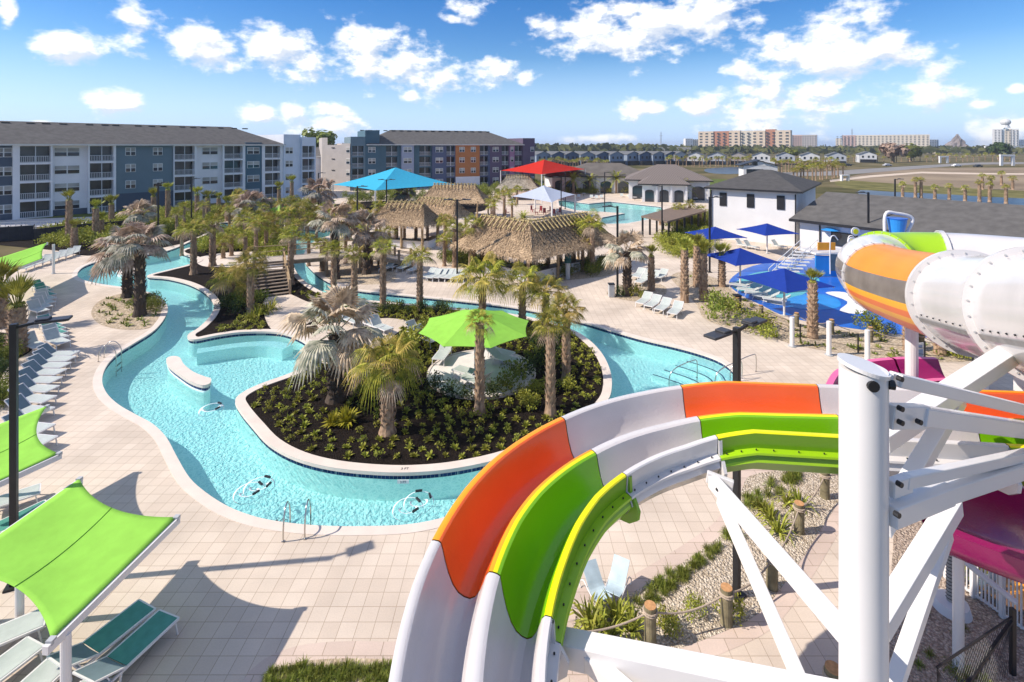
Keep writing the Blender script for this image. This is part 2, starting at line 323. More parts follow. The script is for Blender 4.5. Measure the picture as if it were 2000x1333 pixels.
# pool basin
def pool_bottom_mat():
    m = bpy.data.materials.new('pool_plaster'); m.use_nodes = True; t = m.node_tree; b = t.nodes['Principled BSDF']; b.inputs['Roughness'].default_value = .7
    g = N(t, 'ShaderNodeNewGeometry'); nz = N(t, 'ShaderNodeTexNoise'); nz.inputs['Scale'].default_value = .5; nz.inputs['Detail'].default_value = 5; L(t, g, 'Position', nz, 'Vector')
    mx_ = N(t, 'ShaderNodeMix', data_type='RGBA'); L(t, nz, 'Fac', mx_, 'Factor'); mx_.inputs[6].default_value = (0.74,0.92,0.88,1); mx_.inputs[7].default_value = (0.82,0.96,0.93,1); L(t, mx_, 2, b, 'Base Color')
    return m
plast = pool_bottom_mat()
def water_mat():
    m = bpy.data.materials.new('pool_water'); m.use_nodes = True; t = m.node_tree; t.nodes.clear(); o = N(t, 'ShaderNodeOutputMaterial')
    g = N(t, 'ShaderNodeNewGeometry'); mp = N(t, 'ShaderNodeMapping'); L(t, g, 'Position', mp, 'Vector')
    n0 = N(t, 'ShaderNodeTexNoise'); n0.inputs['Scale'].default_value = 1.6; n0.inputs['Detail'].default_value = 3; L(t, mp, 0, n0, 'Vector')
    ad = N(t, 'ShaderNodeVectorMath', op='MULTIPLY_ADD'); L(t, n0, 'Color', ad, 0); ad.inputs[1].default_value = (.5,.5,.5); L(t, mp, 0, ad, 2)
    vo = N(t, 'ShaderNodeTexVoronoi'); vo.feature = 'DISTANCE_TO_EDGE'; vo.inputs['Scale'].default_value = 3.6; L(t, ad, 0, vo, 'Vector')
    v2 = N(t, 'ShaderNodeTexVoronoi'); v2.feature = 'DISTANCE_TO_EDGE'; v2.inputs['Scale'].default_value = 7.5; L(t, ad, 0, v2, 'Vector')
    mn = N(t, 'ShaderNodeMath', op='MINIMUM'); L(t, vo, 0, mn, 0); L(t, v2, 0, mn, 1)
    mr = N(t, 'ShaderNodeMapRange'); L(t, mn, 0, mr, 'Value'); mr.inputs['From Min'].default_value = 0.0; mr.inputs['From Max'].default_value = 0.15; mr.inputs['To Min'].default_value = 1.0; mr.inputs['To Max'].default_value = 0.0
    cm = N(t, 'ShaderNodeMix', data_type='RGBA'); L(t, mr, 0, cm, 'Factor'); cm.inputs[6].default_value = (0.53,0.83,0.86,1); cm.inputs[7].default_value = (0.76,0.965,0.98,1)  # caustic light net put into the water's transmission colour
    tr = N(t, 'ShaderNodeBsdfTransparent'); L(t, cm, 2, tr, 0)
    gl = N(t, 'ShaderNodeBsdfGlossy'); gl.inputs['Roughness'].default_value = .05
    n1 = N(t, 'ShaderNodeTexNoise'); n1.inputs['Scale'].default_value = 6.5; n1.inputs['Detail'].default_value = 4; n1.inputs['Distortion'].default_value = .6; L(t, mp, 0, n1, 'Vector')
    bp = N(t, 'ShaderNodeBump'); bp.inputs['Strength'].default_value = .5; bp.inputs['Distance'].default_value = .045; L(t, n1, 'Fac', bp, 'Height'); L(t, bp, 0, gl, 'Normal')
    fr = N(t, 'ShaderNodeFresnel', i0=1.28); L(t, bp, 0, fr, 'Normal')
    ms = N(t, 'ShaderNodeMixShader'); L(t, fr, 0, ms, 0); L(t, tr, 0, ms, 1); L(t, gl, 0, ms, 2); L(t, ms, 0, o, 0)
    return m
waterm = water_mat()
def pool(outer, holes, pre):
    mb = MB(); mb.sheet(outer, holes, ZB); structure(pre+'_floor', mb, plast)
    mb = MB(); mb.wall(outer, ZB, -0.24, 0); mb.wall(outer, -0.24, -0.001, 1)
    for h in holes: mb.wall(h, ZB, -0.24, 0); mb.wall(h, -0.24, 0.0, 1)
    structure(pre+'_walls', mb, [plast, tile])
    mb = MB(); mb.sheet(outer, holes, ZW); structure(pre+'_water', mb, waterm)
pool(OUT, [ISL], 'river'); pool(MAIN, [], 'main_pool')
def ring(loop, w0, w1, z0, z1, mb):
    a = offset(loop, w0); b = offset(loop, w1); n = len(loop)
    prof = [(a, z0), (a, z1), (b, z1), (b, z0)]
    o = len(mb.v); mb.v += [(l[i][0], l[i][1], z) for i in range(n) for l, z in prof]
    for i in range(n):
        j = (i+1) % n
        for k in range(3): mb.f.append((o+i*4+k, o+j*4+k, o+j*4+k+1, o+i*4+k+1)); mb.m.append(0)
mb = MB(); ring(OUT, -0.05, 0.33, -0.07, 0.014, mb); ring(MAIN, -0.05, .4, -.07, .014, mb); structure('deck_coping', mb, coping)
mb = MB(); ring(ISL, -0.38, 0.05, -0.08, 0.05, mb); structure('island_coping', mb, coping)
# curved submerged step along the lagoon and entry steps of the river
def strip(px, w, z0, z1, name, m, z=0):
    c = smooth_loop([G2(*p) for p in px], 5, closed=False); c3 = [V((p[0], p[1])) for p in c]; mb = MB(); L_, R_ = [], []
    for i, p in enumerate(c3):
        d = (c3[min(i+1, len(c3)-1)]-c3[max(i-1, 0)]).normalized(); nn = V((-d.y, d.x)); L_.append(p+nn*w/2); R_.append(p-nn*w/2)
    loop = L_+R_[::-1]; mb.sheet(ccw([(q.x, q.y) for q in loop]), [], z1); mb.wall([(q.x, q.y) for q in loop], z0, z1)
    return structure(name, mb, m)
strip([(385,675),(430,668),(480,662),(530,661),(562,667)], 0.8, ZB, -0.35, 'lagoon_step', plast)
for k in range(4):
    strip([(1432-k*22,752),(1420-k*22,722+k*2),(1385-k*22,704+k*3),(1345-k*22,692+k*3)], 0.95, ZB, -0.26-0.16*k, 'entry_step', plast)
    strip([(1432-k*22-10,752),(1420-k*22-10,724+k*2),(1385-k*22-8,708+k*3),(1345-k*22-4,697+k*3)], 0.06, -.3-0.16*k, -0.245-0.16*k, 'step_edge', tile)

# ------------------------------------------------------------------ ground overlays
def bed(name, px, m, z=0.008, n=4, world=False, edge=True):
    pts = [p if world else G2(*p) for p in px]; l = ccw(smooth_loop(pts, n)) if n > 1 else ccw(pts); mb = MB(); mb.sheet(l, [], z); structure(name, mb, m)
    return l
CIRC = bed('round_planting_bed', [(178,612),(192,590),(228,576),(268,571),(300,580),(316,594),(318,612),(298,638),(262,645),(222,642),(192,632)], sand, .012)
bed('left_hedge_bed', [(-120,660),(30,652),(66,668),(58,688),(20,712),(-10,760),(-40,830),(-200,900)], mulch)
bed('far_left_bed', [(-60,470),(110,490),(170,500),(260,492),(330,482),(400,462),(420,442),(400,425),(300,420),(200,432),(90,455)], mulch, .008)
bed('north_bed', [(440,432),(560,440),(700,446),(735,440),(742,420),(640,408),(480,408),(400,415)], grassm, .01)
FG = bed('front_gravel_bed', [(1135,1180),(1210,1170),(1300,1120),(1390,1060),(1432,1020),(1448,960),(1480,925),(1640,915),(1660,940),(1600,1040),(1540,1130),(1480,1200),(1400,1240),(1300,1275),(1200,1290),(1120,1290)], gravel)
bed('right_gravel_bed', [(1770,1000),(1950,1010),(2200,1100),(2300,1400),(2000,1500),(1700,1480),(1715,1300),(1740,1120)], pinkg)
BG = bed('grass_border_bed', [(505,1340),(560,1300),(640,1288),(740,1288),(800,1296),(830,1400),(700,1480),(520,1440)], sand)
RG = bed('splash_gravel_bed', [(1310,540),(1345,530),(1400,545),(1440,575),(1500,605),(1560,632),(1650,646),(1790,664),(1900,680),(1900,705),(1760,706),(1640,690),(1560,676),(1490,655),(1420,640),(1375,622),(1360,595),(1330,565)], sand)
bed('tiki_bed', [(940,535),(1000,545),(1060,550),(1140,545),(1200,535),(1195,510),(1150,500),(1000,520)], sand)
bed('mid_bed', [(640,545),(700,556),(770,550),(760,520),(700,505),(640,515)], sand)
bed('west_lawn', [(0,430),(300,425),(620,400),(620,390),(200,412),(-50,425)], grassm, .012)
bed('palm_bed', [(1185,575),(1250,590),(1300,575),(1290,556),(1220,556)], sand)
bed('clubhouse_lawn', [(1060,360),(1180,352),(1400,350),(1500,362),(1380,375),(1200,370)], grassm, .012)
bed('stair_bed', [(640,415),(860,420),(950,410),(930,395),(780,392),(650,400)], mulch, .012)
# decks laid on the island
bed('island_path', [(560,646),(600,636),(700,628),(755,622),(800,630),(770,655),(740,680),(690,700),(640,712),(618,700),(605,676)], deckm, .016)
bed('island_beach', [(385,505),(440,494),(505,492),(560,498),(575,512),(560,524),(500,527),(440,522),(395,520)], coping, .016)
bed('stair_landing', [(520,582),(560,574),(600,590),(640,600),(610,628),(560,646),(530,644),(515,610)], deckm, .02)
bm_ = paver_mat('border_pavers', (0.62,0.50,0.42), (0.56,0.45,0.375), (0.38,0.30,0.23), 0.43, offs=.5, w=1.6)
for l_ in (FG, BG):
    mb = MB(); mb.sheet(offset(l_, .42), [], .004); structure('paver_border', mb, bm_)
# splash pad
bluef = mat('blue_pad', (0.015,0.12,0.50), rough=.35, var=.15, scale=.8, spec=.5)
blue2 = mat('light_blue_pad', (0.03,0.25,0.62), rough=.35, var=.1, scale=.8)
tealf = mat('teal_pad', (0.10,0.42,0.45), rough=.35, var=.1, scale=.8)
whitef = mat('white_pad', (0.74,0.72,0.70), rough=.5, var=.05)
bed('splash_pad', [(1425,548),(1470,520),(1560,506),(1660,505),(1760,520),(1900,560),(2100,640),(2000,672),(1850,664),(1650,640),(1540,620),(1490,598),(1440,572)], bluef, .012)
bed('splash_pad_teal', [(1430,560),(1470,535),(1530,530),(1600,545),(1570,575),(1530,585),(1480,578)], tealf, .018)
bed('splash_pad_white', [(1470,578),(1520,582),(1560,588),(1572,594),(1540,598),(1500,592)], whitef, .024)
bed('splash_pad_island', [(1612,573),(1650,572),(1690,590),(1696,600),(1680,614),(1640,608),(1655,590)], whitef, .03)
bed('splash_pad_pond', [(1530,590),(1560,578),(1600,575),(1635,585),(1640,600),(1600,606),(1550,602)], blue2, .026)

# far ground
olive = mat('olive_bank', (0.13,0.13,0.05), rough=1, var=.3, scale=.2, detail=8, spec=.02, col2=(0.21,0.19,0.08))
soil = mat('bare_field', (0.22,0.16,0.10), rough=1, var=.25, scale=.03, detail=9, col2=(0.30,0.23,0.15))
roadm = mat('asphalt', (0.22,0.21,0.20), rough=.95, var=.1, scale=.1)
sandy = mat('sand_track', (0.55,0.45,0.35), rough=1, var=.1, scale=.1)
pondm = mat('pond_water', (0.03,0.045,0.07), rough=.3, var=.25, scale=.15, spec=.25, bump=.3, bscale=1.5)
bed('bare_field', [(1660,345),(1760,332),(1900,328),(2300,330),(2500,372),(2000,378),(1850,370),(1700,360)], soil, 0.0, 3)
bed('field_shore', [(1640,352),(1760,360),(2000,373),(2500,385),(2500,392),(2000,389),(1800,377),(1650,368)], olive, 0.006, 3)
bed('field_pond', [(1680,372),(1740,375),(1850,380),(2000,388),(2600,405),(2700,420),(2000,403),(1800,392),(1690,384)], pondm, 0.012, 3)
bed('sand_track', [(1620,352),(1700,343),(1800,336),(1900,338),(2300,342),(2300,345),(1900,341),(1800,339),(1700,347),(1622,356)], sandy, 0.02, 1)
bed('far_road', [(1480,338),(1600,336),(1760,326),(1900,318),(2300,314),(2300,318),(1900,322),(1780,331),(1640,343),(1500,346)], roadm, 0.02, 1)
bed('far_pond', [(1380,330),(1440,327),(1480,331),(1440,340),(1385,338)], pondm, 0.02, 3)
bed('parking_lot', [(-60,432),(-60,452),(180,437),(180,424)], mat('pale_concrete', (0.55,0.52,0.50), rough=.9), .02, 1)

# ------------------------------------------------------------------ big buildings
def lerp(a, b, t): return a+(b-a)*t
def front(A, B):
    """facade line A->B (plan); returns point(s, off, z) with off going towards the camera side, and s_of(px)"""
    A, B = V(A), V(B); d = (B-A).normalized(); n = V((d.y, -d.x))
    def pt(s, off, z): q = A+d*s+n*off; return (q.x, q.y, z)
    def s_of(px):
        k = (px-1000)/1000; return (k*A.y-A.x)/(d.x-k*d.y)
    return pt, s_of, atan2(d.y, d.x), (B-A).length
winframe = mat('window_frame', (0.72,0.72,0.70), rough=.5, var=.03)
railm = mat('balcony_rail', (0.60,0.61,0.62), rough=.5, var=.03)
glassb = mat('balcony_glass', (0.045,0.055,0.06), rough=.15, var=.6, scale=.25, spec=.5)
blindm = mat('window_blind', (0.38,0.36,0.32), rough=.7, var=.3, scale=.3)
def window(par, pt, ang, s, z, w, h, off, two=False):
    f = MB(); f.box(pt(s, off+.03, z), (w, .08, h), ang)
    fo = f.build('window', winframe, par, world=True)
    g = MB(); nn = 2 if two else 1
    for k in range(nn):
        ww = w/nn; cx = s-w/2+ww*(k+.5)
        g.box(pt(cx, off+.075, z+h*.24), (ww-.16, .03, h*.42), ang, 1); g.box(pt(cx, off+.075, z-h*.24), (ww-.16, .03, h*.42), ang, 0)
    p = g.build('pane', [glassd, blindm]); p.parent = fo
    for vtx in p.data.vertices: vtx.co -= par.location
    return fo
def balcony(par, pt, ang, s, z, w, h, off):
    """recess z..z+h of width w: back glass, mid post and railing"""
    b = MB(); b.box(pt(s, off-1.35, z+h/2), (w, .08, h), ang); o = b.build('balcony', glassb, par, world=True)
    r = MB(); r.box(pt(s, off-.06, z+1.02), (w, .07, .07), ang); r.box(pt(s, off-.06, z+.1), (w, .05, .06), ang); n = max(4, int(w/.22))
    for k in range(n+1): r.box(pt(s-w/2+w*k/n, off-.06, z+.55), (.055, .04, .92), ang)
    r.box(pt(s, off-.06, z+h/2), (.09, .09, h), ang)
    p = r.build('railing', railm); p.parent = o
    for vtx in p.data.vertices: vtx.co -= par.location
    return o
def facade(par, pt, s_of, ang, mods, z0, fl, nf, top, depth):
    for m in mods:
        kind, p0, p1, mt, off = m[:5]; s0, s1 = s_of(p0), s_of(p1); w = s1-s0; sc = (s0+s1)/2
        tz = m[6] if len(m) > 6 else top
        if kind == 'w':
            b = MB(); b.box(pt(sc, off-depth/2, (z0+tz)/2), (w, depth, tz-z0), ang)
            mats = [mt]
            b.build('wall', mats, par, world=True)
            for wp in m[5]:
                ss = s_of(wp[0])
                for k in range(nf): window(par, pt, ang, ss, z0+fl*k+1.75, wp[1], 1.5, off, two=wp[1] > 1.4)
        else:
            q0, q1 = s_of(m[5][0]), s_of(m[5][1]); b = MB()
            b.box(pt((s0+q0)/2, off-.9, (z0+tz)/2), (q0-s0, 1.8, tz-z0), ang); b.box(pt((s1+q1)/2, off-.9, (z0+tz)/2), (s1-q1, 1.8, tz-z0), ang)
            qc = (q0+q1)/2; qw = q1-q0
            for k in range(nf+1):
                za = z0+fl*k-.28 if k else z0; zb = z0+fl*k+.08 if k < nf else tz
                b.box(pt(qc, off-.9, (za+zb)/2), (qw, 1.8, zb-za), ang)
            b.box(pt(sc, off-1.8-(depth-1.8)/2, (z0+tz)/2), (w, depth-1.8, tz-z0), ang)
            b.build('wall', mt, par, world=True)
            for k in range(nf): balcony(par, pt, ang, qc, z0+fl*k+.08, qw, fl-.36, off)
def cm(n, c, **k): return mat(n, c, rough=.8, var=.05, scale=.5, **k)
navy = cm('navy_siding', (0.075,0.10,0.135)); steelb = cm('steel_blue_siding', (0.145,0.205,0.235)); whs = cm('white_siding', (0.80,0.77,0.76)); pblue = cm('pale_blue_siding', (0.62,0.66,0.72))
slate = cm('slate_siding', (0.13,0.15,0.19)); beige = cm('greige_stucco', (0.42,0.38,0.35)); orange_s = cm('orange_siding', (0.44,0.17,0.06)); teal_s = cm('teal_siding', (0.07,0.135,0.175))
lav = cm('lavender_siding', (0.30,0.33,0.42)); purple = cm('purple_siding', (0.12,0.09,0.14)); pink = cm('mauve_siding', (0.34,0.18,0.28)); slb = cm('dusky_blue_siding', (0.09,0.11,0.18))
trimw = cm('white_trim', (0.68,0.66,0.62))
def hip_roof(par, pt, s0, s1, o0, o1, z, zr, ins0, ins1, m=roofm, over=.5, name='roof', thick=.22):
    a, b = s0-over, s1+over; c, d = o0+over, o1-over; mid = (o0+o1)/2
    v = [pt(a,c,z),pt(b,c,z),pt(b,d,z),pt(a,d,z),pt(a+ins0,mid,zr),pt(b-ins1,mid,zr)]; lo = [(p[0],p[1],p[2]-thick) for p in v[:4]]
    mb = MB(); mb.add(v, [(0,1,5,4),(1,2,5),(2,3,4,5),(3,0,4)]); mb.add(v[:4]+lo, [(0,4,5,1),(1,5,6,2),(2,6,7,3),(3,7,4,0),(7,6,5,4)], 1)
    return mb.build(name, [m, trimw if m is roofm else black], par, world=True)
# left apartments
A, B = (-80.5,84.5), (-50.0,122.0); pt, s_of, ang, LB = front(A, B)
ap = thing('apartment_building', 'long white and blue four-storey apartment block with grey shingle roof at the left', 'building', (A[0], A[1], 0))
mods = [('w',-140,23,navy,.5,[(6,2.0),(-45,2.0),(-100,2.0)]), ('b',23,101,whs,.9,(37,97)), ('w',101,170,whs,0,[(131,3.4)]), ('b',170,224,whs,.9,(173,219)),
 ('w',224,336,steelb,.6,[(253,1.6),(306,1.6)]), ('b',336,381,whs,.9,(338,377)), ('w',381,432,whs,0,[(410,3.0)]), ('b',432,475.5,whs,.9,(435,470.5)), ('w',475.5,508,teal_s,.9,[(491,2.6)],12.7),
 ('b',508,549,whs,.9,(514,543.5)), ('w',549,582,pblue,1.2,[(559.5,1.8)],14.6), ('b',582,609,pblue,1.8,(583,606.5),14.0)]
facade(ap, pt, s_of, ang, mods, 0, 3.05, 4, 12.2, 18)
b_ = MB(); s0, s1 = s_of(224), s_of(336); b_.box(pt((s0+s1)/2, .66, 1.6), (s1-s0-.02, .1, 3.2), ang); b_.build('base_band', navy, ap, world=True); b_ = MB(); b_.box(pt((s_of(101)+s_of(170))/2, .05, .5), (s_of(170)-s_of(101), .1, 1.0), ang); b_.build('base_band', navy, ap, world=True)
hip_roof(ap, pt, s_of(-140), s_of(549), .9, -18, 12.25, 16.3, 8, 8)
rv = MB()
for px in (8,60,92,128,182,214,236,282,310,334,372,394,415,450,478,500): q = pt(s_of(px)+1, -7.8, 15.95); rv.box(q, (1.1,.5,.25), ang)
for px in (5,136,255,305,404,485): q = pt(s_of(px), -.6, 12.85); rv.box(q, (1.2,.5,.2), ang)
rv.build('roof_vent', black, ap, world=True)
# middle apartments
A, B = (-43.2,136.5), (5.2,158.0); pt, s_of, ang, LB = front(A, B)
ap = thing('apartment_building', 'multicoloured four-storey apartment block with one orange bay, in the centre', 'building', (A[0], A[1], 0))
mods = [('b',684.5,713,steelb,.4,(687.5,709.5),14.4), ('w',713,741,teal_s,.3,[(726,1.9)],16.2), ('b',741,783,teal_s,0,(754,776)), ('w',783,807,lav,.9,[(795,2.3)]), ('b',807,843,teal_s,0,(819,841)),
 ('w',843,869,slb,.5,[(857,2.2)]), ('b',869,888.5,slb,.5,(871,887)), ('w',888.5,935.5,orange_s,.6,[(901,1.6),(923,1.5)]), ('b',935.5,956,slb,.4,(936.5,952.5)), ('w',956,978,purple,.4,[(967,1.9)]),
 ('b',978,994,purple,.4,(979,992)), ('w',994,1003.5,pink,.6,[(998.5,.9)]), ('b',1003.5,1019,purple,.4,(1004.5,1018)), ('w',1019,1042,purple,.9,[(1037,1.2)],14.3)]
facade(ap, pt, s_of, ang, mods, 0, 3.05, 4, 12.3, 16)
b_ = MB(); s0, s1 = s_of(888.5), s_of(935.5); b_.box(pt((s0+s1)/2, .66, 1.5), (s1-s0-.02, .1, 3.0), ang); b_.build('base_band', whs, ap, world=True)
hip_roof(ap, pt, s_of(741)-3, s_of(1019), .6, -18, 12.35, 16.6, 8, 9)
# greige end wing
c0 = V(pt(0, .4, 0)); c1 = V((-52.5,141.5,0)); dd = (c1-c0).normalized()
w_ = MB(); bk = V((-.4,.91,0)).normalized()*14
for (t0, t1, zt) in ((0,.30,12.6),(.3,.8,12.2),(.8,1,14.2)):
    a = c0+(c1-c0)*t0; b = c0+(c1-c0)*t1; pts = [a, b, b+bk, a+bk]; o = len(w_.v)
    w_.add([(p.x,p.y,0) for p in pts]+[(p.x,p.y,zt) for p in pts], [(0,1,5,4),(1,2,6,5),(2,3,7,6),(3,0,4,7),(4,5,6,7)])
w_.build('end_wing', beige, ap, world=True)
pt2, s2, an2, _ = front((c1.x,c1.y), (c0.x,c0.y))
for k in range(4):
    window(ap, pt2, an2, s2(680), 3.05*k+1.75, 1.4, 1.5, 0)
    lm = MB(); lm.box(pt2(s2(651), .1, 3.05*k+2.3), (1.2,.12,.18), an2); lm.build('wall_light', black, ap, world=True)
rv = MB()
for px in range(715, 985, 16): rv.box(pt(s_of(px), -7.9, 16.35), (1.1,.5,.25), ang)
rv.build('roof_vent', black, ap, world=True)
lo = thing('apartment_building', 'low pale block seen in the gap between the two apartment buildings', 'building', (-60,150,0))
mb = MB(); mb.box((-60,152,4.5), (14,12,9), .3); mb.build('wall', whs, lo, world=True)
pt3, s3, a3, l3 = front((-67,148), (-53,148)); hip_roof(lo, pt3, 0, 14, 1, -14, 9, 11.5, 5, 5)

# white poolside building, two storeys, and its long low wing
wb = thing('pool_building', 'white two-storey building with dark hip roof and three narrow dark windows', 'building', (26,67,0))
pt, s_of, ang, LB = front((26,67), (33.9,61)); LB = 9.92
mb = MB(); mb.box(pt(LB/2, -8.5, 3.2), (LB, 17, 6.4), ang); mb.build('wall', whitew, wb, world=True)
for px in (1412.5,1466,1525): 
    f = MB(); f.box(pt(s_of(px), .04, 5.1), (.86,.1,1.7), ang); fo = f.build('window', black, wb, world=True)
hip_roof(wb, pt, 0, LB, 0, -17, 6.6, 8.7, 5, 5, mat('dark_shingles', (0.075,0.072,0.07), rough=.95, var=.15, scale=1.5, bump=.4, bscale=14), over=.7)
g_ = MB()
for s in (.1, LB-.1): g_.box(pt(s, .12, 3.1), (.12,.12,6.2), ang)
g_.build('downpipe', black, wb, world=True)
lw = thing('pool_building', 'long low white poolside wing with wide grey shingle roof behind the slides', 'building', (33,58.7,0))
pt, s_of, ang, _ = front((33.0,58.7), (43.6,43.6)); LW = 46
mb = MB(); mb.box(pt(LW/2, -7, 1.65), (LW, 14, 3.3), ang); mb.build('wall', whitew, lw, world=True)
hip_roof(lw, pt, 0, LW, 0, -14, 3.6, 6.35, .6, .6, roofm, over=.8, thick=.3)
f = MB(); f.box(pt(LW/2, .82, 3.48), (LW+1.6, .14, .3), ang); f.build('gutter', black, lw, world=True)
for s, w in ((4.6,2.6),(9.2,1.6),(14,2.4),(20,2.4)):
    f = MB(); f.box(pt(s, .04, 1.9), (w,.1,1.5), ang); fo = f.build('window', black, lw, world=True)
    f = MB(); f.box(pt(s, .1, 1.9), (w-.2,.03,1.3), ang); p = f.build('pane', glassd); p.parent = fo
    for vtx in p.data.vertices: vtx.co -= lw.location
for s in (2.2,13,24):
    f = MB(); f.box(pt(s, .12, 1.7), (.12,.12,3.4), ang); f.build('downpipe', black, lw, world=True)

# clubhouses with tiled roofs
tilem = bpy.data.materials.new('roof_tiles'); tilem.use_nodes = True; t = tilem.node_tree; bs = t.nodes['Principled BSDF']; bs.inputs['Roughness'].default_value = .85
g = N(t, 'ShaderNodeNewGeometry'); wv = N(t, 'ShaderNodeTexWave'); wv.inputs['Scale'].default_value = .9; wv.inputs['Distortion'].default_value = .4; L(t, g, 'Position', wv, 'Vector')
mxx = N(t, 'ShaderNodeMix', data_type='RGBA'); L(t, wv, 'Fac', mxx, 'Factor'); mxx.inputs[6].default_value = (0.105,0.085,0.075,1); mxx.inputs[7].default_value = (0.21,0.175,0.155,1); L(t, mxx, 2, bs, 'Base Color')
greyt = mat('brown_shingles', (0.13,0.115,0.10), rough=.95, var=.15, scale=.5)
def clubhouse(label, x, y, w, d, rz, ez, rz2, m, opens):
    o = thing('clubhouse', label, 'building', (x, y, 0), rz)
    mb = MB(); mb.box((0,0,ez/2), (w, d, ez)); mb.build('wall', whitew, o)
    def pp(s, off, z): return (s-w/2, -d/2-off, z)
    a, b, c = -w/2-.9, w/2+.9, d/2+.9; i = min(w, d)/2*.98
    v = [(a,-c,ez),(b,-c,ez),(b,c,ez),(a,c,ez),(a+i,0,rz2),(b-i,0,rz2)]; lo_ = [(p[0],p[1],p[2]-.25) for p in v[:4]]
    mb = MB(); mb.add(v, [(0,1,5,4),(1,2,5),(2,3,4,5),(3,0,4)]); mb.add(v[:4]+lo_, [(0,4,5,1),(1,5,6,2),(2,6,7,3),(3,7,4,0),(7,6,5,4)], 1); mb.build('roof', [m, black], o)
    n = opens
    for k in range(n):
        s = -w/2+w*(k+.5)/n; mb = MB(); ww = w/n*.62; pts = [(s-ww/2,-d/2-.06,.05),(s+ww/2,-d/2-.06,.05),(s+ww/2,-d/2-.06,ez*.55)]+[(s+ww/2*cos(pi*q/8), -d/2-.06, ez*.55+ww*.25*sin(pi*q/8)) for q in range(1,8)]+[(s-ww/2,-d/2-.06,ez*.55)]
        mb.poly(pts); mb.poly([(p[0],p[1]+.04,p[2]) for p in pts]); mb.build('doorway', glassd, o)
        mb = MB(); mb.box((s+w/n/2*.98, -d/2-.25, ez*.48), (.4,.4,ez*.96)); mb.build('column', whitew, o)
    return o
clubhouse('white clubhouse wing with brown tiled hip roof beside the main pool', 36.5, 121, 17, 15, -.25, 4.4, 7.6, tilem, 4)
clubhouse('small tiled porch roof in front of the white clubhouse', 33.0, 111.5, 9, 6, -.25, 3.9, 5.6, tilem, 3)
clubhouse('grey-roofed clubhouse with arched openings behind the palms', 24.5, 137, 22, 15, -.1, 4.3, 7.4, greyt, 5)
clubhouse('low grey-roofed clubhouse wing at the far left of the clubhouse group', 16.0, 142, 12, 9, .15, 3.8, 6.0, greyt, 3)
# small modern white house near the pond
o = thing('pavilion', 'small white pavilion with split dark roof near the far pond', 'building', (95,198,0), -.2)
mb = MB(); mb.box((0,0,2.2), (12,8,4.4)); mb.box((2,0,5), (6,8,1.6)); mb.build('wall', whitew, o)
mb = MB(); mb.bar((-7.5,0,4.4),(0,0,6.6), 9, .25); mb.bar((7.5,0,4.2),(.5,0,6.0), 9, .25); mb.build('roof', black, o)
mb = MB(); mb.box((-2,-4.05,1.8), (6,.1,2.6)); mb.build('window', glassd, o)
# brown flat pergola
o = thing('pergola', 'long brown flat-roofed pergola beside the white two-storey building', 'pergola', (21,68,0))
cs = [G(1252,422,2.9), G(1303,433,2.9), G(1380,411,2.9), G(1322,403,2.9)]
mb = MB(); mb.add([tuple(p) for p in cs]+[(p.x,p.y,2.7) for p in cs], [(0,1,2,3),(7,6,5,4),(0,4,5,1),(1,5,6,2),(2,6,7,3),(3,7,4,0)]); mb.build('roof', mat('brown_canopy', (0.17,0.125,0.095), rough=.9), o, world=True)
for i in range(6):
    for (a, b) in ((cs[1], cs[2]), (cs[0], cs[3])):
        p = a.lerp(b, .04+i*.184); mb = MB(); mb.box((p.x*.995+.1, p.y+.1, 1.35), (.22,.22,2.7)); mb.build('post', black, o, world=True)

# ------------------------------------------------------------------ far buildings
def hotel(label, px0, px1, ptop, Y, cols, nfl, bays, z0=0, name='hotel'):
    x0, x1 = (px0-1000)/1000*Y, (px1-1000)/1000*Y; zt = H-(ptop-285)/1000*Y; w = x1-x0
    RH = -.62 if Y < 1400 and name != 'warehouse' else 0; o = thing(name, label, 'building', ((x0+x1)/2, Y, 0), RH); w = (w-20*abs(math.sin(RH)))/cos(RH) if w > 45 else w*.92
    n = len(cols); tot = sum(c[1] for c in cols); x = -w/2
    for i, (m, fr, zz) in enumerate(cols):
        ww = w*fr/tot; mb = MB(); mb.box((x+ww/2, 10+i % 2*1.5, (zt*zz)/2), (ww, 20, zt*zz)); mb.build('wall', m, o); x += ww
    nw = 0
    g = MB(); fh = zt*.95/nfl
    for f_ in range(nfl):
        for b in range(bays):
            g.box((-w/2+w*(b+.5)/bays, -.15, fh*(f_+.55)), (w/bays*.45, .5, fh*.42))
    wo = g.build('window', glassd, o); wo['kind'] = 'stuff'; return o
tan = cm('tan_stucco', (0.62,0.50,0.37)); rust = cm('rust_stucco', (0.44,0.20,0.12)); cream = cm('cream_stucco', (0.64,0.56,0.44)); rose = cm('rose_stucco', (0.52,0.36,0.30)); offw = cm('offwhite_stucco', (0.66,0.65,0.62)); gb = cm('grey_blue_stucco', (0.36,0.45,0.52))
hotel('seven-storey tan hotel with rust red panels, nearest of the far hotels', 1375, 1524, 256, 900, [(tan,3,1),(rust,3,1),(tan,2,1.02),(cream,2.5,1),(tan,2,1),(rust,1.7,1.05),(tan,2.6,1)], 7, 15)
hotel('long low grey hotel just right of the tan and rust hotel', 1526, 1588, 264, 1300, [(beige,3,1),(rose,2,1),(beige,3,1)], 8, 16)
hotel('wide cream hotel slab on the horizon, widest of the far hotels', 1655, 1785, 264, 1300, [(cream,1,.8),(rose,2,1),(cream,10,1)], 9, 24)
hotel('small white twin block on the horizon right of the cream hotel', 1787, 1834, 273, 1500, [(offw,2,1),(gb,.4,.9),(offw,2,1),(gb,.4,1)], 6, 10)
